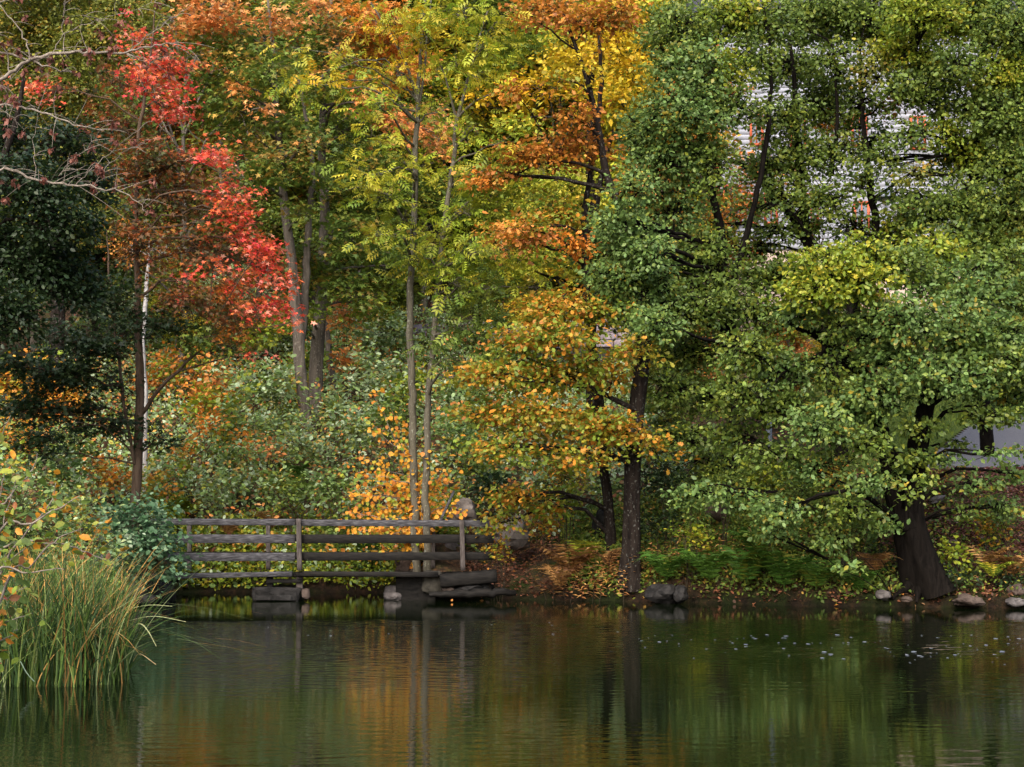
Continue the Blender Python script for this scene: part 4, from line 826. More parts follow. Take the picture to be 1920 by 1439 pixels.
# --- large green willow at the water's edge (huge forked trunk)
make_tree("goat_willow", "huge dark forked trunk at the waterline with a broad green crown", "tree",
  [[(1740, None, 29.1, .37), (1724, 1060, 29.1, .33), (1709, 990, 29.1, .29), (1704, 945, 29.1, .25), (1716, 890, 29.1, .19), (1725, 820, 29.1, .18), (1742, 740, 29.1, .14), (1768, 660, 29.2, .10), (1800, 560, 29.3, .06), (1820, 460, 29.4, .03)],
   [(1700, 990, 29.05, .26), (1684, 945, 29.05, .22), (1672, 900, 29.0, .18), (1662, 830, 29.1, .15), (1640, 760, 29.1, .12), (1615, 700, 29.2, .12), (1570, 650, 29.2, .11), (1520, 628, 29.1, .09), (1495, 612, 29.0, .07)],
   [(1615, 700, 29.2, .10), (1610, 620, 29.4, .08), (1600, 520, 29.6, .06), (1590, 430, 29.8, .03)]],
  [(1560, 500, 60, 36, 28.6, 'lime', 1.3), (1620, 530, 60, 34, 28.6, 'lime', 1.2, 'yg', .2), (1540, 545, 50, 28, 28.5, 'lime', 1.2), (1690, 500, 60, 36, 28.8, 'green', 1.2), (1760, 530, 60, 40, 28.8, 'bluegreen', 1.2), (1620, 470, 50, 26, 28.7, 'lime', 1.1), (1740, 470, 60, 34, 29, 'lime', 1.0),
   (1830, 560, 60, 46, 29, 'bluegreen', 1.1), (1880, 640, 56, 46, 29, 'bluegreen', 1.2), (1790, 620, 60, 44, 28.4, 'bluegreen', 1.3), (1710, 600, 60, 42, 28.3, 'bluegreen', 1.3), (1650, 600, 46, 34, 28.5, 'bluegreen', 1.0),
   (1680, 670, 60, 40, 28.2, 'bluegreen', 1.2), (1600, 760, 66, 40, 28.3, 'bluegreen', 1.3), (1540, 800, 56, 36, 28.4, 'bluegreen', 1.1), (1650, 740, 60, 36, 28.2, 'bluegreen', 1.2), (1750, 700, 60, 34, 28.3, 'bluegreen', 1.2), (1840, 700, 60, 34, 28.6, 'bluegreen', 1.1), (1900, 740, 40, 40, 28.6, 'bluegreen', 1.0), (1870, 690, 60, 34, 28.9, 'green', 1.2), (1920, 690, 50, 40, 28.8, 'green', 1.1), (1820, 660, 50, 34, 28.8, 'green', 1.1),
   (1470, 700, 60, 36, 28.6, 'bluegreen', 1.0), (1450, 770, 60, 34, 28.6, 'green', 1.0), (1400, 660, 56, 36, 28.8, 'green', 1.0), (1500, 590, 44, 26, 28.8, 'bluegreen', .9), (1390, 740, 50, 30, 28.8, 'green', .9), (1560, 690, 50, 30, 28.7, 'green', .8), (1620, 830, 50, 26, 28.6, 'green', 1.0),
   (1700, 860, 40, 16, 28.5, 'green', 1.0), (1720, 800, 34, 20, 28.4, 'green', .9), (1870, 500, 50, 40, 29.2, 'green', 1.0), (1900, 560, 40, 40, 29.4, 'green', 1.0), (1820, 780, 26, 20, 28.6, 'green', .7), (1530, 880, 50, 24, 28.4, 'bluegreen', .9), (1450, 850, 56, 26, 28.5, 'green', .9), (1380, 820, 50, 26, 28.8, 'green', .9),
   (1870, 850, 40, 16, 28.6, 'bluegreen', .6), (1790, 830, 22, 10, 28.5, 'green', .8), (1900, 890, 26, 16, 28.4, 'bluegreen', .9), (1560, 1010, 30, 16, 28.3, 'bluegreen', .9), (1470, 960, 50, 22, 28.4, 'bluegreen', .9), (1450, 1005, 34, 16, 28.3, 'bluegreen', .9), (1600, 960, 44, 24, 28.3, 'green', .9), (1660, 985, 26, 18, 28.2, 'bluegreen', .9), (1380, 930, 50, 24, 28.6, 'bluegreen', .8), (1640, 900, 44, 22, 28.3, 'bluegreen', .9), (1300, 930, 40, 20, 28.9, 'bluegreen', .7), (1580, 1060, 20, 12, 28.4, 'bluegreen', .8), (1690, 885, 30, 14, 28.3, 'bluegreen', .9), (1745, 905, 26, 12, 28.4, 'green', .8), (1705, 930, 20, 10, 28.3, 'green', .7), (1835, 905, 40, 14, 28.5, 'bluegreen', .8), (1880, 950, 36, 18, 28.5, 'bluegreen', .8), (1810, 960, 24, 10, 28.6, 'green', .6), (1760, 860, 34, 14, 28.4, 'bluegreen', .9), (1800, 730, 40, 26, 28.4, 'bluegreen', 1.0), (1870, 780, 36, 20, 28.5, 'green', .9), (1500, 540, 44, 30, 28.8, 'lime', .9), (1640, 660, 40, 26, 28.3, 'bluegreen', .9), (1580, 620, 40, 26, 28.6, 'green', .9)],
  grow=1.22, twig_r=.01, kind='OVAL', size=.1, lai=2.7, bark_mat=M_ALDER, per=12, rs=.16, flare=.12, upness=.5, leaf_mat=M_LEAF_GLOSS,
  branches=[[(1625, 735, 29.1, .05), (1560, 660, 28.8, .045), (1510, 680, 28.6, .03), (1462, 705, 28.5, .02), (1425, 760, 28.4, .01)],
            [(1500, 615, 29.0, .06), (1475, 598, 28.9, .05), (1478, 590, 28.9, .03)], [(1748, 1095, 29.0, .09), (1778, 1116, 28.9, .06), (1800, 1130, 28.75, .03)], [(1706, 1095, 29.0, .09), (1690, 1114, 28.95, .05), (1674, 1125, 28.9, .02)], [(1725, 1095, 28.95, .10), (1722, 1114, 28.85, .06), (1718, 1130, 28.75, .02)],
            [(1660, 900, 29, .04), (1600, 920, 28.6, .03), (1570, 900, 28.5, .02), (1540, 960, 28.4, .012)]])

# --- tall green trees in front of the white house
UP = []
for (px, py, rx, ry, pal, m) in [
   (1270, 60, 60, 46, 'green', 1.1), (1350, 40, 60, 40, 'green', 1.1), (1440, 40, 60, 44, 'green', 1.0), (1300, 130, 60, 46, 'bluegreen', 1.1), (1270, 210, 56, 46, 'bluegreen', 1.2), (1350, 140, 50, 40, 'lime', 1.0), (1330, 210, 50, 44, 'bluegreen', 1.0),
   (1400, 110, 60, 40, 'green', .9), (1240, 300, 60, 50, 'bluegreen', 1.3), (1210, 250, 40, 50, 'bluegreen', 1.1), (1320, 300, 56, 46, 'green', 1.0), (1260, 390, 60, 44, 'bluegreen', 1.2), (1190, 430, 56, 34, 'bluegreen', 1.3), (1340, 330, 40, 40, 'green', .35),
   (1180, 470, 46, 34, 'front', 1.3), (1150, 520, 46, 30, 'front', 1.3), (1215, 540, 50, 36, 'front', 1.3), (1180, 590, 50, 30, 'front', 1.2), (1160, 410, 44, 34, 'front', 1.2), (1215, 470, 40, 40, 'front', 1.1), (1230, 610, 40, 30, 'front', 1.1), (1185, 350, 34, 34, 'front', 1.0), (1130, 470, 50, 30, 'bluegreen', 1.1), (1190, 520, 60, 36, 'bluegreen', 1.3), (1260, 500, 60, 40, 'bluegreen', 1.2), (1330, 480, 50, 40, 'green', .9), (1230, 580, 60, 36, 'bluegreen', 1.2), (1150, 560, 40, 24, 'bluegreen', 1.2), (1300, 580, 60, 40, 'green', 1.1), (1360, 560, 50, 40, 'green', .9),
   (1290, 660, 60, 40, 'green', 1.1), (1330, 740, 56, 40, 'green', 1.0), (1260, 730, 40, 36, 'green', 1.0), (1290, 820, 50, 36, 'green', .9), (1340, 880, 60, 34, 'green', .9), (1250, 120, 30, 50, 'green', 1.0), (1390, 200, 44, 40, 'green', .7), (1380, 20, 50, 30, 'lime', .8)]:
    UP.append((px, py, rx, ry, 31.5 + RNG.random() if pal != 'front' else 29.7 + .5 * RNG.random(), pal if pal != 'front' else 'bluegreen', m))
make_tree("green_alder", "tall blue green leafed tree right of the thick oak trunk", "tree",
  [[(1372, None, 32.5, .14), (1370, 900, 32.5, .12), (1378, 700, 32.4, .11), (1360, 540, 32.3, .10), (1350, 430, 32.3, .085), (1325, 300, 32.2, .06), (1300, 180, 32.2, .04), (1280, 40, 32.2, .02)],
   [(1352, 450, 32.3, .06), (1290, 452, 32.1, .05), (1240, 440, 32, .035), (1200, 455, 31.9, .02)],
   [(1365, 560, 32.3, .07), (1410, 400, 32.4, .06), (1440, 250, 32.4, .05), (1445, 120, 32.4, .035), (1430, 0, 32.4, .02)]],
  UP, grow=1.22, twig_r=.011, kind='OVAL', size=.095, lai=2.5, bark_mat=M_ALDER, per=12, rs=.18, upness=.5, leaf_mat=M_LEAF_GLOSS)
UP = []
for (px, py, rx, ry, pal, m) in [
   (1510, 50, 60, 40, 'green', 1.0), (1590, 40, 60, 40, 'green', .9), (1670, 60, 60, 36, 'lime', .8), (1480, 130, 50, 40, 'green', .9), (1560, 120, 50, 34, 'green', .7), (1640, 130, 40, 30, 'olive', .55), (1470, 220, 50, 40, 'green', .9), (1540, 210, 50, 40, 'green', .9), (1610, 200, 46, 36, 'green', .6),
   (1500, 300, 54, 36, 'green', .9), (1440, 310, 44, 36, 'green', .9), (1570, 290, 50, 36, 'green', .7), (1630, 270, 40, 34, 'green', .45), (1470, 370, 50, 34, 'green', .7), (1550, 370, 50, 34, 'green', .7), (1620, 340, 40, 26, 'green', .5), (1420, 390, 40, 30, 'green', .25), (1440, 440, 50, 30, 'green', .3),
   (1510, 430, 44, 26, 'green', .5), (1600, 420, 44, 26, 'green', .6), (1540, 20, 60, 26, 'green', .9), (1420, 460, 40, 24, 'lime', .5), (1650, 20, 60, 34, 'green', 1.0), (1560, 170, 50, 30, 'green', .7), (1680, 460, 50, 30, 'lime', .9), (1640, 480, 50, 30, 'green', .8), (1430, 520, 60, 34, 'green', .9), (1370, 480, 50, 34, 'rust', .4), (1400, 590, 60, 34, 'green', .9), (1500, 520, 60, 34, 'green', .9), (1470, 600, 50, 34, 'oakmix', .7), (1560, 560, 60, 40, 'green', .9), (1360, 420, 40, 40, 'green', .15), (1640, 620, 60, 40, 'green', .7), (1660, 200, 30, 26, 'rust', .35), (1580, 240, 30, 26, 'rust', .3), (1500, 410, 30, 30, 'rust', .35)]:
    UP.append((px, py, rx, ry, 33.4 + RNG.random(), pal, m))
make_tree("green_alder", "dark stemmed green tree before the house front, left of the grey cone lamp", "tree",
  [[(1580, None, 34, .15), (1570, 800, 34, .14), (1545, 600, 34, .13), (1520, 480, 34, .11), (1500, 330, 34, .09), (1492, 200, 34, .06), (1480, 60, 34, .03)],
   [(1560, 740, 34, .10), (1600, 560, 33.8, .09), (1640, 440, 33.7, .085), (1630, 340, 33.7, .075), (1618, 220, 33.7, .05), (1612, 80, 33.7, .03)],
   [(1530, 490, 34, .10), (1480, 400, 33.9, .09), (1420, 330, 33.8, .07), (1370, 300, 33.7, .035)]],
  UP, grow=1.25, twig_r=.012, kind='OVAL', size=.095, lai=3.3, bark_mat=M_ALDER, per=12, rs=.18, upness=.5, jitter=1.2,
  branches=[[(1600, 560, 33.8, .05), (1540, 470, 33.7, .045), (1500, 420, 33.6, .035), (1440, 340, 33.5, .02)], [(1630, 380, 33.7, .04), (1700, 330, 33.6, .03), (1760, 300, 33.5, .015)],
            [(1560, 330, 33.8, .05), (1570, 210, 33.7, .04), (1560, 90, 33.7, .025), (1520, 60, 33.6, .012)]])
UP = []
for (px, py, rx, ry, pal, m) in [
   (1740, 40, 60, 34, 'lime', .8), (1810, 50, 60, 40, 'lime', 1.0), (1890, 60, 60, 50, 'green', 1.1), (1870, 140, 60, 40, 'lime', 1.0), (1800, 120, 46, 34, 'green', .7), (1730, 120, 40, 30, 'green', .5), (1880, 220, 60, 44, 'green', 1.1), (1820, 200, 46, 40, 'green', .7), (1760, 200, 40, 36, 'green', .4),
   (1700, 250, 44, 30, 'green', .6), (1700, 90, 60, 40, 'lime', .9), (1660, 300, 40, 30, 'green', .45), (1720, 170, 50, 40, 'green', .7), (1700, 370, 40, 30, 'green', .5), (1760, 140, 50, 40, 'green', .8), (1730, 20, 70, 30, 'lime', 1.0), (1690, 170, 40, 30, 'green', .5), (1780, 250, 40, 26, 'lime', .7), (1830, 290, 60, 40, 'lime', 1.0), (1900, 310, 50, 40, 'green', 1.1), (1780, 300, 40, 30, 'green', .6), (1740, 400, 54, 34, 'green', .8), (1800, 380, 56, 40, 'green', 1.0), (1870, 400, 60, 46, 'green', 1.1), (1690, 420, 44, 30, 'lime', .8), (1720, 330, 36, 24, 'olive', .35),
   (1780, 460, 56, 36, 'green', 1.0), (1860, 470, 60, 40, 'green', 1.1), (1930, 200, 50, 80, 'green', 1.0), (1840, 0, 70, 30, 'green', 1.0), (1850, 620, 50, 60, 'green', .8), (1920, 450, 40, 60, 'olive', 1.0)]:
    UP.append((px, py, rx, ry, 32.6 + RNG.random(), pal, m))
make_tree("green_alder", "yellow tinged green tree at the top right corner with grey upright stems", "tree",
  [[(1850, None, 35, .15), (1840, 700, 34, .13), (1815, 500, 33.6, .11), (1830, 300, 33.5, .09), (1835, 150, 33.5, .06), (1860, 0, 33.5, .03)],
   [(1822, 480, 33.6, .07), (1850, 220, 33.4, .06), (1880, 120, 33.3, .04), (1890, 60, 33.3, .015)],
   [(1980, 500, 31.5, .05), (1920, 522, 31.4, .04), (1865, 550, 31.3, .02)]],
  UP, grow=1.22, twig_r=.012, kind='OVAL', size=.095, lai=3.3, bark_mat=M_ALDER, per=12, rs=.18, upness=.5,
  branches=[[(1835, 320, 33.5, .05), (1790, 250, 33.3, .04), (1740, 190, 33.2, .025), (1700, 160, 33.1, .012)], [(1850, 200, 33.4, .04), (1900, 150, 33.3, .03), (1960, 130, 33.2, .02)]])

# --- low branches of the right bank hanging over the undergrowth
RB = [("round leaved green bush low on the bank left of the fern bed", 1300, 960, 30.2, .42, 'bluegreen'), ("dark green bush between thick oak and big willow, highest of the row", 1360, 920, 30.8, .5, 'green'),
      ("blue green bush over the green fern bed", 1440, 970, 29.9, .55, 'bluegreen'), ("green bush with gold leaves just left of the huge trunk's fork", 1600, 960, 29.9, .55, 'bluegreen'),
      ("yellowing bush on the crest below the small path lamp", 1450, 900, 32.6, .6, 'lime'),
      ("yellow green bush left of the slender oak", 1060, 940, 31.8, .5, 'lime'), ("golden green bush at the foot of the brown boulder", 1020, 985, 31.4, .38, 'oakgold'),
      ("orange and green bush on the bank crest between boulder and oak", 1070, 890, 32.6, .55, 'oakmix'), ("dark ivy bush right of the thick oak trunk", 1250, 900, 31.4, .55, 'dark'),
      ("dark ivy bush below the first, right of thick oak's foot", 1240, 985, 30.9, .4, 'dark'), ("orange tinged bush on the crest left of the willow fork", 1540, 900, 32.4, .5, 'oakgold'),
      ("small green shrub at right edge over reddish mulch", 1890, 960, 29.6, .36, 'bluegreen'), ("sprawling yellowish shrub on the mulch bank by the right edge", 1850, 1000, 29.9, .4, 'oakmix'),
      ("small shrub with yellow leaves right of the huge trunk", 1800, 1045, 29.3, .32, 'lime'), ("low shrub with red tinted leaves at the crest right of the willow", 1770, 895, 32.2, .3, 'redbrown'),
      ("narrow yellow green shrub between footbridge end and water", 935, 1040, 30.6, .28, 'oakgold'), ("broad leaved bush left of fern bed by thick trunk's foot", 1290, 1010, 30.2, .34, 'lime'),
      ("dark bush under the left side of the willow crown", 1500, 930, 31.4, .5, 'green'), ("green bush behind the right dark stem on the crest", 1650, 900, 31.6, .45, 'green'),
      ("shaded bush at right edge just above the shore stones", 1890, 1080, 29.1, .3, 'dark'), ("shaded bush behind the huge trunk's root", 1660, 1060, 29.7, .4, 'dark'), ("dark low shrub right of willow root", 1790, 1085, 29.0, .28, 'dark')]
for lab, px, py, D, r, pal in RB:
    shrub("bank_shrub", lab, px, py, D, r, pal, kind='OVAL' if pal != 'lime' else 'ROUND', size=.075 if pal != 'lime' else .085, lai=2.6, h=.8, group="shrubs on the right bank")

# --- shrubs on the slope behind the bridge
SL = [("pale green bramble thicket on the slope, right of the maple trunk", 330, 880, 35, .75, 'pale', 'lime', .2), ("green bush behind the bridge's left rail", 400, 930, 34.3, .6, 'pale', None, 0), ("leafy green bush behind the middle bridge post", 540, 930, 34.2, .7, 'green', 'pale', .3),
      ("dense green bush behind the bridge, left of the golden shrub", 640, 920, 34, .6, 'bluegreen', 'pale', .3), ("blue green bramble in the middle of the slope", 560, 830, 36.5, .8, 'pale', None, 0), ("pale blue green bush left of the ash trunks", 680, 800, 37, .8, 'pale', 'bluegreen', .2),
      ("dark leaved bush right under the pale maple trunks", 620, 760, 38.5, .7, 'pale', None, 0), ("grey green bush high on the slope beside the pale maple trunks", 680, 700, 41, .9, 'pale', None, 0), ("pale green bush on the slope right of the red leaves", 480, 730, 40, .9, 'pale', 'lime', .2),
      ("light green bush above the orange leaved sprigs", 430, 790, 38, .8, 'pale', 'lime', .3), ("bush with silvery leaves at centre of the slope", 500, 790, 37.4, .65, 'pale', None, 0), ("green bush on the slope between maple and middle post", 460, 870, 35.6, .7, 'pale', 'green', .4),
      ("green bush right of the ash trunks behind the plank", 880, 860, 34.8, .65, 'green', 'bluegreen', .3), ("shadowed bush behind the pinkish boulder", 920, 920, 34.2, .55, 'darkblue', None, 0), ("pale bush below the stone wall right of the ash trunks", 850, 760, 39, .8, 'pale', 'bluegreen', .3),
      ("grey green bush against the stone wall", 740, 640, 46, 1.0, 'pale', None, 0), ("bush with bluish leaves left of the stone wall", 650, 640, 46, 1.0, 'pale', 'bluegreen', .3), ("bush before the stone wall behind the oak crown", 940, 680, 44, 1.0, 'green', None, 0),
      ("yellow green bush above the pale brambles under the red maple", 380, 750, 40, .9, 'lime', 'orange', .3), ("orange bush under the red maple's lowest leaves", 340, 700, 43, 1.1, 'orange', 'lime', .4), ("sparse orange sprigs on the slope right of the maple trunk", 390, 800, 36.6, .38, 'orange', None, 0),
      ("small orange bush on the slope left of the middle post", 450, 830, 36, .3, 'orange', None, 0), ("bright orange bush just left of the maple trunk", 200, 890, 34.6, .55, 'orange', 'gold', .3), ("yellow green bush just right of the maple trunk's foot", 300, 920, 34.2, .45, 'oakgold', None, 0),
      ("orange yellow bush far left behind the dark leaves", 40, 730, 40, 1.3, 'gold', 'lime', .3), ("golden bush behind the dark maple branch", 130, 760, 40, 1.1, 'gold', 'orange', .4), ("orange bush low behind the dark leaves at the left edge", 20, 830, 36, .8, 'orange', 'lime', .4), ("green bush between orange bush and left foreground shrub", 110, 900, 33, .7, 'bluegreen', 'pale', .3),
      ("dark bush left of the orange bush by the maple trunk", 130, 850, 34, .55, 'green', None, 0), ("peach leaved slender bush left of the ash trunks high on slope", 645, 600, 43, .6, 'peach', None, 0), ("peach bush beneath the slender peach leaved one", 660, 670, 42.5, .6, 'peach', 'pale', .2), ("green bush at the inlet's far bank under the bridge left of the middle post", 430, 1100, 34.0, .5, 'lime', 'green', .4),
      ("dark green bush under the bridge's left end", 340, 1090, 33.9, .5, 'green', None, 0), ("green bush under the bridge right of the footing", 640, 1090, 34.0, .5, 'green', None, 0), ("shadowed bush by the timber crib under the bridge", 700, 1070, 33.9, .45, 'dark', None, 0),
      ("yellow leaved low bush behind the left rails", 470, 1040, 34, .45, 'oakgold', None, 0), ("brown leaved low bush behind the left rails near the green bush", 400, 1030, 34, .4, 'redbrown', None, 0), ("green bush right behind the central rails", 620, 1010, 34, .5, 'green', 'bluegreen', .4),
      ("yellow green tall bush behind ash trunks on the slope", 760, 720, 40, .8, 'lime', 'pale', .3), ("green bush between ash trunks and oak crown", 860, 810, 36.6, .6, 'bluegreen', 'pale', .3), ("whitish leaved bush high on the slope left of the pale maple trunks", 520, 715, 39.4, .5, 'pale', None, 0), ("orange sprigs among brambles right of the maple trunk, lowest", 350, 850, 35.2, .3, 'orange', None, 0), ("rusty sprigs just under the red maple's right tip", 420, 720, 40.5, .6, 'peach', 'pale', .3),
      ("orange sprigs left of the blue green bramble mid slope", 500, 850, 35.8, .28, 'peach', None, 0), ("dark leaved bush behind the golden shrub's top", 740, 790, 36, .6, 'green', None, 0), ("lime bush right of the pale maple trunks at their foot", 560, 680, 43, .8, 'lime', 'green', .3)]
for lab, px, py, D, r, pal, p2_, s2 in SL:
    shrub("slope_shrub", lab, px, py, D, r, pal, kind='OVAL', size=.11 if D < 38 else .14, lai=2.4, h=.85, group="shrubs on the slope behind the bridge", pal2=p2_, p2=s2, per=14, rs=.26)

# round green bush hiding the bridge's left end
shrub("round_bush", "rounded blue green bush growing over the left end of the footbridge", 277, 1018, 29.4, .96, 'bush', kind='ROUND', size=.095, lai=5.5, h=.84, pal2=None, p2=0, per=10, rs=.2)

# golden round-leaved shrub along arching stems behind the bridge
def golden_shrub():
    base = np.array([X(770, 32.4), 32.4, gz(X(770, 32.4), 32.4)])
    root = empty("golden_shrub", base, label="shrub of round golden orange leaves on arching stems behind the bridge rails", cat="shrub")
    T = Tubes(); L = Leaves()
    arcs = [((700, 740), (745, 830), (775, 900)), ((690, 790), (730, 830), (780, 890)), ((690, 890), (740, 900), (790, 940)), ((670, 930), (720, 930), (790, 960)), ((690, 965), (740, 955), (800, 975)), ((800, 850), (800, 900), (790, 970)),
            ((850, 920), (825, 930), (795, 990)), ((600, 1030), (680, 1040), (770, 1040)), ((760, 1020), (770, 1000), (785, 1000)), ((700, 1040), (750, 1030), (790, 1020)), ((845, 960), (820, 965), (790, 1010)), ((660, 880), (710, 900), (770, 930)),
            ((720, 850), (760, 890), (785, 950)), ((735, 770), (760, 830), (780, 900)), ((650, 960), (700, 970), (780, 990)), ((830, 880), (815, 910), (795, 960)), ((720, 1000), (750, 1000), (790, 1010)), ((690, 990), (740, 1010), (790, 1020)), ((710, 925), (740, 935), (790, 960)), ((705, 950), (750, 940), (790, 950)), ((650, 930), (690, 915), (770, 930)), ((640, 985), (690, 960), (780, 970)), ((870, 960), (835, 950), (795, 980)), ((690, 860), (720, 880), (780, 920)), ((845, 890), (825, 900), (795, 950)), ((700, 1010), (740, 1000), (790, 1000)), ((660, 1000), (720, 990), (780, 1000))]
    for tip, mid, foot in arcs:
        D = 32.2 + RNG.standard_normal() * .35
        A, B, C = P(*tip, D - .2), P(*mid, D), P(*foot, D + .1)
        q, r = smooth_path([base, C, B, A], [.015, .012, .008, .004], .12, .012); T.add(q, r, 5)
        q = q[len(q) // 3:]; n = 95 if tip != (600, 1030) else 70; i = RNG.integers(0, len(q), n)
        p = q[i] + RNG.standard_normal((n, 3)) * np.array([.09, .14, .07])
        d = unit(RNG.standard_normal((n, 3)) * .6 + np.array([0, -.2, -.8])); nn = unit(RNG.standard_normal((n, 3)) * .5 + np.array([0, -.6, .6]))
        gr = RNG.random(n) < .12; col = pick('gold', n); col[gr] = pick('lime', int(gr.sum()))
        L.add(p, nn, d, .065 + .05 * RNG.random(n), col)
    link_mesh("stem", T.mesh("stem", M_TWIG, base), root); link_mesh("foliage", L.mesh("foliage", 'ROUND', M_LEAF, base), root)
golden_shrub()

# --- nearly bare branches reaching in from the left, hung with brown seed clusters
def bare_tree():
    D = 19.0
    base = np.array([X(-330, D), D, gz(X(-330, D), D) - .1])
    root = empty("bare_ash", base, label="nearly bare tree reaching pale branches with brown seed bunches in from the left edge", cat="tree")
    q, r = smooth_path([base, P(-300, 800, D), P(-260, 450, D), P(-230, 200, D), P(-200, -100, D)], [.16, .13, .11, .08, .04], .2, .01)
    T = Tubes(); T.add(q, r, 12); link_mesh("trunk", T.mesh("trunk", M_BARK_GREY, base), root)
    main = [[(-240, 330, .05), (-120, 220, .042), (0, 152, .034), (60, 112, .03), (130, 98, .026), (235, 100, .02), (290, 85, .012), (335, 78, .006)],
            [(-220, 250, .04), (-60, 120, .025), (0, 100, .02), (60, 115, .018), (120, 135, .012), (145, 140, .005)],
            [(-230, 240, .05), (-100, 200, .03), (0, 198, .02), (70, 208, .017), (140, 235, .012), (195, 246, .006)],
            [(-250, 420, .05), (-100, 350, .03), (0, 317, .024), (70, 338, .02), (150, 348, .016), (210, 357, .012), (250, 372, .009), (278, 400, .004)],
            [(235, 100, .012), (262, 112, .009), (280, 122, .004)], [(60, 112, .012), (40, 60, .01), (0, 10, .008)], [(235, 100, .01), (300, 50, .007), (360, 10, .004)], [(-230, 100, .03), (-60, 20, .012), (60, -10, .006)],
            [(90, 108, .008), (130, 60, .006), (220, 30, .004), (290, 5, .003)], [(140, 350, .008), (200, 290, .006), (260, 245, .003)], [(65, 335, .007), (62, 270, .005), (70, 215, .003)], [(120, 98, .008), (118, 40, .005), (122, 0, .003)],
            [(175, 350, .007), (215, 300, .005), (280, 260, .004), (310, 262, .002)], [(20, 150, .012), (12, 100, .009), (-10, 60, .006)], [(165, 98, .006), (150, 60, .004), (160, 30, .003)], [(110, 330, .006), (150, 290, .005), (190, 240, .003)], [(0, 210, .008), (22, 215, .005), (34, 240, .003)]]
    Q = []
    for i, m in enumerate(main):
        q, r = smooth_path([P(a, b, D + .25 * math.sin(i * 2.1)) for a, b, _ in m], [c * .72 for _, _, c in m], .06, .012)
        T = Tubes(); T.add(q, r, 7); link_mesh("branch", T.mesh("branch", M_TWIG, base), root); Q.append(q)
    Q = np.concatenate(Q); Q = Q[(Q[:, 0] > X(-60, D))]
    n = 170; A = Q[RNG.integers(0, len(Q), n)]; L_ = .15 + .5 * RNG.random((n, 1)) ** 2
    d = unit(RNG.standard_normal((n, 3)) * np.array([1, .8, .7]) + np.array([.7, 0, .15])); C = A + d * L_; C[:, 2] -= L_[:, 0] * .15
    T = Tubes(); T.batch(A, (A + C) / 2 + np.array([0, 0, .06]) + RNG.standard_normal((n, 3)) * .03, C, np.full(n, .0045), np.full(n, .002), 6)
    link_mesh("twig", T.mesh("twig", M_TWIG, base), root)
    # seed bunches
    L = Leaves(); k = 62; S = C[RNG.choice(n, k, replace=False)]
    for s in S:
        L = Leaves(); m = 11; p = s + RNG.standard_normal((m, 3)) * np.array([.022, .022, .02]) - np.array([0, 0, .02])
        dd = unit(RNG.standard_normal((m, 3)) * .35 + np.array([0, 0, -1])); nn = unit(RNG.standard_normal((m, 3)))
        L.add(p, nn, dd, .05 + .04 * RNG.random(m), np.tile(c_(.17, .06, .04), (m, 1)) * (.6 + .9 * RNG.random((m, 1))))
        link_mesh("seed_bunch", L.mesh("seed_bunch", 'KITE', M_LEAF, base), root)
bare_tree()

# ================================================================ FOREGROUND LEFT: sedge and big-leaved shrub
def sedge():
    n = 2100; V, F4, cols = [], [], []
    M = M_FERN; seg = 9
    px = RNG.random(n) ** .8 * 290 - 40; 
    # clump outline in plan: from 16.8 m to 19 m, thinning to the right
    D = 16.9 + RNG.random(n) * 1.9 + np.clip((px - 150) / 100, 0, 1) * .3
    keep = RNG.random(n) < np.where(px > 205, .45, 1.0); px, D = px[keep], D[keep]; n = len(px)
    x = (px - 960) / F_PX * D; z = np.maximum(ground(x, D), 0) - .03
    H = 1.28 + .28 * RNG.standard_normal(n) - np.clip((px - 120) / 130, 0, 1) * .25; H = np.clip(H, .35, 1.75)
    lean = RNG.standard_normal((n, 2)) * .2 + np.array([.05, -.02]); big = RNG.random(n) < .10; lean[big] *= 3.6
    w = .0045 + .004 * RNG.random(n); t = np.linspace(0, 1, seg + 1)
    col = pick('reed', n) * (.6 + .7 * RNG.random((n, 1)))
    B = np.stack([x, D, z], 1)
    bend = RNG.random(n) * .25 + np.where(big, .45, 0)
    C = B[:, None] + np.stack([lean[:, :1] * t * (.35 + t * (1.0)) * H[:, None], lean[:, 1:] * t * (.35 + t) * H[:, None], H[:, None] * (t - bend[:, None] * t ** 3)], -1)
    side = unit(np.stack([np.cos(RNG.random(n) * 6.28), np.sin(RNG.random(n) * 3) * .5, np.zeros(n)], -1))
    ww = w[:, None] * (1 - t ** 2.5)[None] + .0006
    L = C - side[:, None] * ww[..., None]; R = C + side[:, None] * ww[..., None]
    V = np.stack([L, R], 2).reshape(-1, 3); k = np.arange(n)[:, None] * (seg + 1) * 2; i = np.arange(seg)[None] * 2
    F = np.stack([k + i, k + i + 1, k + i + 3, k + i + 2], -1).reshape(-1, 4)
    tc = np.repeat(col, seg, axis=0); tt = np.tile(t[:-1], n)[:, None]; tip = c_(.5, .28, .08)
    dry = np.repeat(RNG.random(n) < .22, seg)[:, None]
    tc = np.where(dry & (tt > .75), tip, tc)
    org = np.array([X(120, 17.8), 17.8, 0])
    tag(link_mesh("sedge", raw_mesh("sedge", V - org, [F], M, col=tc), None, org), "tall green sedge blades with yellow tips standing in the water at left", "sedge", kind="stuff")
    return
sedge()

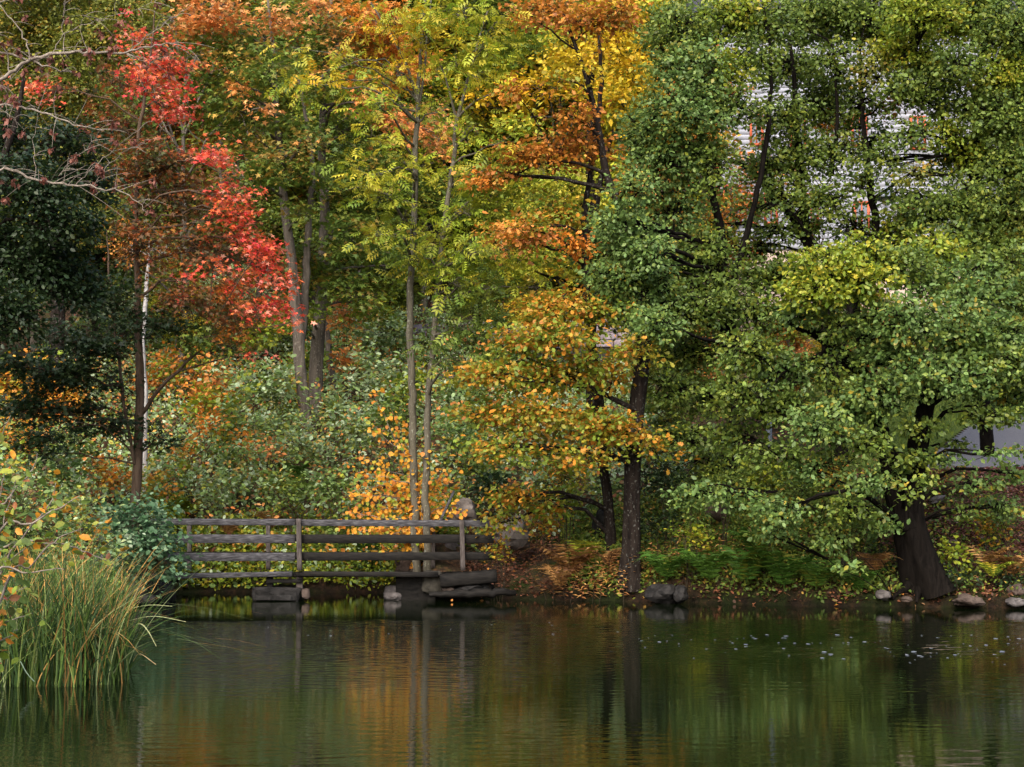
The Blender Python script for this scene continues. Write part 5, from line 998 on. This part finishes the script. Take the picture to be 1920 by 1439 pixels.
def arching_blade(label, pts, w=.008, col=(.4, .42, .2)):
    q, r = smooth_path([P(*p) for p in pts], [w, w, w * .9, w * .4][:len(pts)] if len(pts) < 5 else np.linspace(w, w * .3, len(pts)), .05, .0)
    up = np.array([0, -.3, 1.0]); t = unit(np.gradient(q, axis=0)); s = unit(np.cross(t, up))
    V = np.stack([q - s * r[:, None], q, q + s * r[:, None]], 1); V[:, 1, 2] -= .003; V = V.reshape(-1, 3); i = np.arange(len(q) - 1) * 3
    F = np.concatenate([np.stack([i, i + 1, i + 4, i + 3], -1), np.stack([i + 1, i + 2, i + 5, i + 4], -1)])
    tag(link_mesh("sedge_blade", raw_mesh("sedge_blade", V - q[0], [F], M_FERN, col=np.tile(c_(*col), (len(F), 1))), None, q[0]), label, "sedge blade", "long arching sedge blades")
arching_blade("long pale blade arching right over the water, upper one", [(205, 1170, 18), (235, 1145, 17.9), (280, 1135, 17.8), (323, 1137, 17.7)])
arching_blade("longest pale blade arching right over the water, lower one", [(180, 1190, 18), (240, 1165, 17.8), (290, 1156, 17.6), (348, 1166, 17.4)])
arching_blade("blade curving down to the water beside the sedge", [(225, 1190, 17.8), (258, 1170, 17.6), (275, 1180, 17.5), (293, 1212, 17.4)])
arching_blade("straight blade slanting up right above the sedge", [(245, 1160, 18), (280, 1120, 17.9), (320, 1088, 17.8)], .006, (.25, .27, .08))
arching_blade("bent broken blade resting in the water at the sedge front", [(38, 1240, 16.7), (50, 1262, 16.6), (64, 1278, 16.5)], .006, (.12, .17, .12))
arching_blade("thin dry stem broken at the waterline right of the sedge", [(250, 1240, 17.4), (262, 1226, 17.3), (292, 1246, 17.2)], .005, (.4, .3, .15))

def near_shrub():
    D0 = 13.2; base = np.array([X(-90, D0), D0, gz(X(-90, D0), D0)])
    root = empty("foreground_shrub", base, label="near shrub with large green and orange leaves at the left edge", cat="shrub")
    T = Tubes(); L = Leaves()
    br = [[(-90, 1300), (-20, 1100), (40, 1010), (90, 950), (105, 905)], [(-90, 1280), (-40, 1050), (20, 930), (60, 880), (70, 850)], [(-90, 1290), (0, 1130), (60, 1060), (110, 1010), (155, 990)], [(-90, 1300), (-30, 1120), (50, 1075), (120, 1068)],
          [(-90, 1310), (-30, 1200), (20, 1165), (60, 1150)], [(-90, 1280), (-50, 1000), (-10, 850), (20, 780)], [(-90, 1290), (-20, 1050), (60, 980), (120, 950), (150, 930)], [(-90, 1290), (-40, 1100), (0, 1000), (30, 900)], [(-90, 1300), (-20, 1180), (20, 1120), (50, 1100)], [(-90, 1300), (0, 1080), (100, 1020), (200, 1052)],
          [(-90, 1290), (-60, 1100), (-10, 960), (10, 880)], [(-90, 1300), (-40, 1160), (10, 1060), (60, 1020)], [(-90, 1300), (-50, 1200), (-10, 1100), (10, 1040)], [(-90, 1300), (-40, 1240), (0, 1200), (30, 1190)]]
    for i, b in enumerate(br):
        D = D0 + .6 * math.sin(i * 1.7); pts = [base] + [P(a, c, D) for a, c in b[1:]]
        q, r = smooth_path(pts, np.linspace(.014, .003, len(pts)), .05, .006); T.add(q, r, 5)
        q = q[len(q) // 4:]; last = i == 9
        n = 80 if not last else 12; j = RNG.integers(0, len(q), n) if not last else np.arange(len(q) - n, len(q))
        p = q[j] + RNG.standard_normal((n, 3)) * (.07 if not last else .02)
        d = unit(RNG.standard_normal((n, 3)) * .7 + np.array([.5, -.1, -.45])); nn = unit(RNG.standard_normal((n, 3)) * .6 + np.array([0, -.35, .7]))
        col = pick('green', n) * .9; k = RNG.random(n)
        warm = k < (.5 if i in (0, 2, 6, 9) else .15); col[warm] = pick('oakgold', int(warm.sum())) * 1.15; br_ = k > .9; col[br_] = pick('redbrown', int(br_.sum()))
        L.add(p, nn, d, .06 + .05 * RNG.random(n), col)
    link_mesh("stem", T.mesh("stem", M_TWIG, base), root); link_mesh("foliage", L.mesh("foliage", 'OVAL', M_LEAF_GLOSS, base), root)
near_shrub()
shrub("foreground_shrub", "mixed green and reddish shrub behind the sedge at the left edge", 70, 985, 20.5, .75, 'bluegreen', kind='OVAL', size=.075, lai=2.4, h=.9, pal2='redbrown', p2=.2)
shrub("foreground_shrub", "pale leaved shrub above the sedge next to the round bush", 150, 1000, 23, .7, 'pale', kind='OVAL', size=.075, lai=2.2, h=.9, pal2='oakgold', p2=.3)
shrub("foreground_shrub", "light green shrub at the left edge under the dark branches", 20, 900, 24, .7, 'pale', kind='OVAL', size=.09, lai=2.2, h=.9, pal2='lime', p2=.3)
shrub("foreground_shrub", "dark green shrub low at the left edge behind the sedge", 10, 1110, 19.5, .55, 'dark', kind='OVAL', size=.075, lai=2.4, h=1.1)

# ================================================================ FERNS, DRY STALKS, LITTER
def frond_set(LL, T, base, n, length, pal, spread=1.0, up=.7, pin=15):
    for k in range(n):
        L = Leaves(); LL.append(L)
        az = RNG.random() * 6.28; h = length * (.7 + .5 * RNG.random())
        d = np.array([math.cos(az) * spread, math.sin(az) * spread, 0]); t = np.linspace(0, 1, pin + 1)
        q = base + d * (h * .72 * t ** 1.25)[:, None]; q[:, 2] += h * up * (1.25 * t - .85 * t ** 2.4)
        T.append((q, np.linspace(.006, .0015, len(q))))
        tg = unit(np.gradient(q, axis=0)); side = unit(np.cross(tg, np.array([0, 0, 1.0]))); col = pick(pal, 1)[0]
        w = h * .21 * np.sin(np.clip(t * 1.05 + .12, 0, 1) * math.pi) ** .8 + .01
        for s in (-1, 1):
            p = q[1:]; nn = unit(np.cross(side, tg))[1:] ; nn = nn * np.sign(nn[:, 2:3] + 1e-6)
            dd = side[1:] * s + tg[1:] * .35 - np.array([0, 0, .12])
            for m_ in range(1):
                pp = p + tg[1:] * m_ * (h / pin * .45)
                L.add(pp, nn + RNG.standard_normal(p.shape) * .12, dd, w[1:] * (.85 + .3 * RNG.random(len(p))), (np.tile(col, (len(p), 1)) * (.75 + .5 * RNG.random((len(p), 1)))).astype(np.float32))
PINNA = tpl([(0, 0, 0), (.11, .3, .02), (0, 1, -.15), (-.11, .3, .02)], [[(0, 1, 2), (0, 2, 3)]])
def fern(label, px, py, D, length, pal, n=14, group=None, up=.8, spread=1.0):
    if D < 31.5: D -= .1; length *= 1.5
    c = P(px, py, D); g = max(gz(c[0], D), .02); base = np.array([c[0], D, min(max(g, c[2] - .3 * length), g + .4)])
    root = empty("fern", base, label=label, cat="fern", group=group)
    LL = []; TT = []; frond_set(LL, TT, base, n, length, pal, spread, up)
    for L, (q, r) in zip(LL, TT):
        T = Tubes(); T.add(q, r * 1.2, 4); c = np.array(L.c[0][0]) * .6
        link_mesh("frond", L.mesh("frond", PINNA, M_FERN, base, T, c), root)
FERNS = [("green fern highest in the shaded bed right of the thick oak trunk", 1250, 1035, 30.2, .75, 'fern'), ("green fern leaning over the dry golden stalks", 1330, 1045, 29.9, .8, 'fern'), ("large green fern in the middle of the shaded bed", 1400, 1050, 29.6, .95, 'fern'), ("large green fern right of the middle of the shaded bed", 1470, 1060, 29.4, .9, 'fern'),
  ("green fern hanging to the water at right of the fern bed", 1530, 1070, 29.2, .75, 'fern'), ("dark green fern behind the fern bed", 1420, 1010, 30.2, .8, 'fern'), ("low green fern by the huge trunk's left side", 1610, 1080, 29.2, .6, 'fern'),
  ("brown wilted fern left of the twin oak trunks", 1070, 1045, 31.0, .85, 'fernbrown'), ("drooping tan fern at the bank left of the oaks", 1050, 1075, 30.6, .6, 'fernbrown'), ("yellowing fern between brown fern and slender oak", 1100, 1030, 31.2, .6, 'lime'),
  ("brown fern at foot of the slender oak", 1140, 1040, 30.9, .5, 'fernbrown'), ("tan fern left of huge trunk", 1640, 1050, 29.2, .5, 'fernbrown'), ("tan fern on the bank right of the huge trunk, left one", 1850, 1040, 29.2, .55, 'fernbrown'), ("golden brown fern at the right edge above the stones", 1900, 1055, 29.1, .55, 'fernbrown'),
  ("yellow green fern in front of tan fern at right", 1862, 1065, 28.9, .4, 'lime'), ("green fern under the bridge right of middle post", 640, 1070, 33.9, .7, 'fern'), ("green fern under the bridge near the timber crib", 700, 1105, 33.7, .6, 'fern'), ("bright fern behind the bridge between the posts", 690, 1055, 34.0, .7, 'fern'),
  ("brown fern tuft above the top rail left of middle post", 510, 955, 34.2, .8, 'fernbrown'), ("brown fern above the rails near the green bush", 430, 975, 34.0, .7, 'fernbrown'), ("yellow green fern behind the rails at left", 330, 935, 34.4, .8, 'lime'), ("tall yellow green fern on the slope above middle post", 530, 880, 35.4, .9, 'lime'),
  ("dark green fern tuft in mid slope", 550, 845, 36.2, .9, 'fern'), ("pale fern on the slope right of maple trunk", 360, 900, 34.8, .8, 'lime'), ("fern beside the ash trunks' foot", 850, 1000, 33.0, .5, 'lime')]
for lab, px, py, D, ln, pal in FERNS: fern(lab, px, py, D, ln, pal, n=13 if ln > .6 else 10, group="ferns on the banks")

def stalk_proto(h):
    L = Leaves(); T = Tubes(); n = 16
    q = np.stack([np.linspace(0, .06, 8), np.linspace(0, .02, 8), np.linspace(0, h, 8)], 1); T.add(q, np.linspace(.004, .002, 8), 4)
    t = np.linspace(.2, 1, n); p = np.stack([.06 * t, .02 * t, h * t], 1); a = np.arange(n) * 2.4
    d = np.stack([np.cos(a), np.sin(a) * .8, np.full(n, .25)], 1); L.add(p, np.tile([0, -.3, 1.0], (n, 1)), d, np.full(n, .13) * (1.1 - .5 * t), pick('drygold', n))
    return T.mesh("stem", M_STEM), L.mesh("leaf_spike", tpl([(0, 0, 0), (.17, .4, .04), (0, 1, -.1), (-.17, .4, .04)], [[(0, 1, 2), (0, 2, 3)]]), M_LEAF)
SP = [stalk_proto(h) for h in (.34, .46, .55)]
spots = []
for a, b, n in ((1085, 1200, 22), (1205, 1235, 5), (1255, 1350, 20), (1020, 1085, 6), (1350, 1400, 5)):
    for k in range(n): spots.append((a + (b - a) * (k + RNG.random() * .8) / n, 30.3 + RNG.random() * .55))
first = {}
for px, D in spots:
    k = int(RNG.integers(0, 3)); x = X(px, D) ; D2 = D - .12 * max(0, (x - 3)) ; x = X(px, D2)
    o = empty("dry_fireweed", (x, D2, max(gz(x, D2), .02) - .02), RNG.random() * 6.28, label="short dry golden stalk with curled leaves at the foot of the oaks", cat="dried plant", group="dry golden stalks along the waterline")
    o.rotation_euler = (RNG.standard_normal() * .12, RNG.standard_normal() * .12, RNG.random() * 6.28); s = 1.05 + .45 * RNG.random(); o.scale = (s, s, s)
    link_mesh("stem", SP[k][0], o); link_mesh("leaf_spike", SP[k][1], o)

def scatter_ground(name, label, cat, n, xr, yr, pal, size, kind, mask=None, lift=.01, thick=0.0, upn=1.6, spread=.6):
    x = xr[0] + (xr[1] - xr[0]) * RNG.random(n); y = yr[0] + (yr[1] - yr[0]) * RNG.random(n); z = ground(x, y)
    k = z > .03
    if mask is not None: k &= mask(x, y)
    x, y, z = x[k], y[k], z[k]; n = len(x)
    p = np.stack([x, y, z + lift + thick * RNG.random(n) ** 1.5], 1)
    # patches
    f = np.array([noise.noise((a * 1.1, b * 1.1, 7)) for a, b in zip(x, y)]); p[:, 2] += thick * np.clip(f, 0, 1) * 1.2
    L = Leaves(); d = RNG.standard_normal((n, 3)) + (np.array([0, 0, 2.2]) if kind is BLADE else 0); nn = np.array([0, -.2, upn]) + RNG.standard_normal((n, 3)) * spread
    L.add(p, nn, d, size * (.6 + .8 * RNG.random(n)), pick(pal, n) * (.7 + .6 * RNG.random((n, 1))))
    return tag(link_mesh(name, L.mesh(name, kind, M_LEAF)), label, cat, kind="stuff")
scatter_ground("fallen_leaves", "fallen brown and orange leaves covering the right bank", "fallen leaves", 30000, (-1, 13), (28, 34), 'litter', .075, 'OVAL', lift=.02)
scatter_ground("mulch", "reddish fallen leaves and mulch on the bank below the asphalt path", "mulch", 16000, (6.6, 13), (29.6, 33.5), 'mulch', .06, 'KITE', lift=.05, thick=.05)
scatter_ground("hillside_undergrowth", "low mixed green undergrowth over the slope behind the bridge", "undergrowth", 60000, (-14, 4), (33, 56), 'pale', .11, 'OVAL', mask=lambda x, y: ~((y > 49.7) & (y < 54.5) & (x > X(640, 50)) & (x < X(1190, 50))), lift=.05, thick=.45, upn=.9, spread=.8)
scatter_ground("hillside_leaf_litter", "orange and brown fallen leaves among the slope undergrowth", "fallen leaves", 11000, (-16, 16), (33, 58), 'litter', .1, 'OVAL', mask=lambda x, y: ~((x > 8.2) & (y < 53)) & ~((y > 49.7) & (y < 54.5) & (x > X(640, 50)) & (x < X(1190, 50))), lift=.1, thick=.3, upn=.9, spread=.8)
scatter_ground("slope_leaf_specks", "scattered orange and peach leaves on the slope brambles behind the bridge", "leaves", 2600, (-12, 1), (33.5, 46), 'peach', .10, 'OVAL', lift=.4, thick=.6, upn=.9, spread=.9)
scatter_ground("verge_grass", "bright green grass beside the asphalt path", "grass", 60000, (7, 16), (33.6, 48), 'green', .17, BLADE, mask=lambda x, y: (x - 8.4) < (y - 34.2) * np.where(y < 38.6, .53, .75), lift=.05, upn=.1, spread=1)
scatter_ground("bank_undergrowth", "dark low undergrowth between the shrubs of the right bank", "undergrowth", 46000, (1.0, 9.5), (28.6, 33.5), 'maple', .075, 'OVAL', mask=lambda x, y: ~((x > 7.0) & (RNG.random(len(x)) > .22)) & (RNG.random(len(x)) > .3 * (y < 30.4)), lift=.02, thick=.28, upn=.8, spread=.8)
scatter_ground("left_undergrowth", "leafy undergrowth covering the left bank behind the sedge", "undergrowth", 26000, (-15, -4.9), (17.5, 33), 'bluegreen', .09, 'OVAL', lift=.05, thick=.45, upn=.8, spread=.8)
scatter_ground("inlet_undergrowth", "green and yellow leaves crowding the inlet's far bank under the bridge", "undergrowth", 11000, (-7.6, -1.0), (33.1, 34.8), 'lime', .085, 'OVAL', lift=.03, thick=.3, upn=.6, spread=.9)
scatter_ground("waterline_debris", "pale leaves and debris washed along the far waterline", "debris", 5000, (-1, 11), (28.2, 31.5), 'litter', .06, 'KITE', mask=lambda x, y: ground(x, y) < .13, lift=.0)

# water glints and foam dashes, painted as small pale flecks on the surface
FL = Leaves(); FL.add(np.zeros((1, 3)), np.array([[0, 0, 1.0]]), np.array([[1.0, 0, 0]]), np.array([1.0]), np.array([[.36, .39, .45]], dtype=np.float32))
fm = FL.mesh("glint_fleck", 'OVAL', M_LEAF)
for k in range(112):
    if k < 95: px, py = 1190 + 730 * RNG.random() ** .75, 1188 + 44 * abs(RNG.standard_normal() * .35 + .45)
    else: px, py = 420 + 800 * RNG.random(), 1166 + 30 * RNG.random()
    D = CAM_Z * F_PX / (py - HORIZON)
    o = link_mesh("glint_fleck", fm, None, (X(px, D), D, .006)); s = (.022 + .06 * RNG.random() ** 1.8) * (1 if k < 95 else .6); o.scale = (s, s * 1.6, .01); o.rotation_euler = (0, 0, RNG.random() * .8 - .4)
    tag(o, "tiny pale painted glint and foam fleck on the open water", "floating leaf", "pale glint and foam flecks on the pond")
for px, py, D, lab, s in ((848, 1122, 0, "golden fallen leaf floating at the waterline right of the log", .05), (1420, 1122, 0, "pale curled leaf at the waterline below the fern bed", .12)):
    D = CAM_Z * F_PX / (py + 6 - HORIZON); L = Leaves(); L.add(np.zeros((1, 3)), np.array([[0, -1, .5]]), np.array([[.2, 0, 1.0]]), np.array([s]), pick('gold' if px < 900 else 'drygold', 1))
    tag(link_mesh("fallen_leaf", L.mesh("fallen_leaf", 'ROUND', M_LEAF), None, (X(px, D), D, .02)), lab, "leaf")

# ================================================================ FOREST BEHIND
def proto(pals, seed, h, r, kind='KITE', size=.22, lai=2.3, trunk_r=.14, bark_=None, low=.25, bare=False):
    """tree standing at the origin, returned as (trunk mesh, crown mesh)"""
    T = Tubes(); L = Leaves()
    q, rr = smooth_path([(0, 0, -.3), (.1, 0, h * .3), (-.12, .1, h * .6), (.05, 0, h * .95)], [trunk_r, trunk_r * .8, trunk_r * .5, .02], .5, .02); T.add(q, rr, 8)
    n = 26 if not bare else 18
    for k in range(n):
        t = low + (1 - low) * (k + RNG.random()) / n; z = h * t; a = RNG.random() * 6.28
        rad = r * math.sqrt(max(.08, 1 - ((t - low) / (1 - low) * 1.02 - .35) ** 2 / .5)) * (.45 + .55 * RNG.random())
        C = np.array([math.cos(a) * rad, math.sin(a) * rad, z + rad * .25]); A = q[min(len(q) - 1, int(t * .85 * len(q)))]
        qq, r2 = smooth_path([A, (A + C) / 2 + np.array([0, 0, .2]), C], [.05, .035, .012], .5, .05); T.add(qq, r2, 5)
        if bare and RNG.random() < .75:
            m = 10; E = C + RNG.standard_normal((m, 3)) * .7; T.batch(np.tile(C, (m, 1)), (C + E) / 2, E, np.full(m, .015), np.full(m, .006)); continue
        R = np.array([r * .42, r * .42, r * .32]) * (.7 + .5 * RNG.random())
        kk = int(lai * math.pi * R[0] * R[2] / (AREA[kind] * size * size) / 22) + 2
        S, v = clump_sample(C, R, kk); D = unit(S - C * .6); D[:, 2] *= .4
        T.batch(np.tile(C, (kk, 1)), (C + S) / 2, S, np.full(kk, .012), np.full(kk, .006))
        leaf_spray(L, S, unit(D), 22, .45, pals[int(RNG.integers(0, len(pals)))], size, .8, .25)
    return T.mesh("trunk", bark_ or M_BARK_DARK), L.mesh("crown", kind, M_LEAF)
PR = {
 'green': proto(['green', 'maple', 'olive'], 1, 11, 3.0), 'green2': proto(['maple', 'olive', 'green', 'lime'], 2, 13, 3.3),
 'olive': proto(['olive', 'olive', 'green'], 3, 12, 2.8, bark_=M_BARK_PALE), 'yg': proto(['yg', 'lime', 'olive', 'yellow'], 4, 10, 2.8, bark_=M_BARK_GREY),
 'orange': proto(['orange', 'peach', 'olive', 'rust'], 5, 10, 2.7, bark_=M_BARK_PALE), 'dark': proto(['dark', 'dark', 'green'], 6, 14, 3.2, low=.1),
 'bare': proto(['olive', 'rust'], 7, 12, 2.2, lai=.8, bark_=M_BARK_PALE, bare=True), 'bluegreen': proto(['bluegreen', 'pale'], 8, 9, 2.6)}
WORDS = {'green': "mid green", 'green2': "tall mixed green", 'olive': "olive green pale stemmed", 'yg': "yellow green", 'orange': "orange and rust leaved", 'dark': "dark green dense", 'bare': "half bare grey stemmed", 'bluegreen': "blue green"}
LAND = [(0, "past the left edge"), (100, "at the left edge"), (180, "behind the bare branches"), (260, "behind the red maple's trunk"), (350, "behind the red leaves"), (430, "right of the red leaves' top"), (520, "left of the pale maple trunks"), (600, "behind the pale maple trunks"),
        (680, "right of the pale maple trunks"), (760, "left of the ash pair"), (830, "behind the ash pair"), (900, "right of the ash pair"), (980, "left of the orange oak"), (1060, "left behind the orange oak"), (1130, "behind the yellow tree"), (1210, "right of the yellow tree"),
        (1280, "behind the tall blue green tree"), (1350, "at the house's left corner"), (1430, "before the house's left windows"), (1520, "by the house's middle"), (1600, "left of the cone lamp"), (1700, "by the cone lamp"), (1800, "by the house's right end"), (1900, "right of the house"), (1980, "at the right edge"), (9999, "past the right edge")]
def far_tree(kind, px, D, s, where):
    x = X(px, D); rz = RNG.random() * 6.28
    lm = next(t for lim, t in LAND if px < lim)
    o = empty("forest_tree", (x, D, gz(x, D) - .2), rz, label=f"{WORDS[kind]} tree {where}, {lm}", cat="tree", group=f"{WORDS[kind]} trees in the wood behind")
    o.scale = (s, s, s * (.95 + .15 * RNG.random()))
    link_mesh("trunk", PR[kind][0], o); link_mesh("crown", PR[kind][1], o)
rows = [
 (46, [(-60, 'dark'), (60, 'olive'), (190, 'green'), (330, 'bare')], "in the nearest row"),
 (48, [(470, 'olive'), (600, 'green2'), (720, 'green')], "in the nearest row upslope"),
 (56.5, [(-30, 'dark'), (90, 'green'), (210, 'olive'), (300, 'orange'), (400, 'bare'), (500, 'orange'), (610, 'green2'), (700, 'dark'), (790, 'yg'), (880, 'green2'), (970, 'green'), (1050, 'yg'), (1140, 'olive'), (1230, 'yg')], "just above the road"),
 (64, [(20, 'green2'), (150, 'dark'), (270, 'bare'), (370, 'green'), (450, 'olive'), (560, 'orange'), (650, 'dark'), (760, 'green'), (850, 'orange'), (940, 'dark'), (1020, 'yg'), (1110, 'dark'), (1200, 'yg'), (1290, 'green')], "in the second row upslope"),
 (74, [(-20, 'dark'), (100, 'green2'), (230, 'olive'), (340, 'bare'), (420, 'bare'), (520, 'green2'), (620, 'orange'), (720, 'green2'), (820, 'dark'), (920, 'green'), (1010, 'orange'), (1100, 'yg'), (1190, 'green2'), (1290, 'orange'), (1400, 'green'), (1500, 'yg'), (1620, 'green2'), (1740, 'orange'), (1860, 'green'), (1960, 'dark')], "in the third row upslope"),
 (86, [(k * 105 - 40, ('green2', 'dark', 'olive', 'bare', 'orange', 'green')[k % 6]) for k in range(20)], "high on the hill"),
 (100, [(k * 100 - 40, ('dark', 'green2', 'bare', 'green', 'olive')[k % 5]) for k in range(21)], "on the hill's top row"),
 (41, [(1960, 'green2'), (2060, 'olive')], "beyond the path at the right edge"),
 (56, [(1330, 'orange'), (1930, 'olive'), (2040, 'green')], "beside the white house"),
 (44, [(1290, 'olive')], "behind the tall blue green tree"),
]
for D, lst, where in rows:
    for px, k in lst:
        far_tree(k, px + RNG.standard_normal() * 8, D + RNG.standard_normal() * 1.2, {46: .75, 48: .7, 41: .6, 44: .42, 56: .8}.get(D, .95) * (.9 + .25 * RNG.random()), where)
# small trees filling the gap between slope shrubs and wall line
for px, D, k, s in ((450, 47, 'orange', .3), (330, 46, 'yg', .33), (560, 49, 'bluegreen', .32), (720, 48, 'green', .28), (1000, 47, 'yg', .4), (900, 46, 'green', .3), (1240, 45, 'yg', .35), (1330, 43, 'orange', .28), (1480, 41, 'orange', .25), (1560, 42, 'yg', .26), (1640, 44, 'orange', .3), (1250, 38, 'green', .26), (1410, 39, 'yg', .25)):
    far_tree(k, px, D, s, "low in the middle distance")
print("OBJECTS", len(bpy.data.objects), "POLYS", sum(len(o.data.polygons) for o in bpy.data.objects if o.type == 'MESH'))
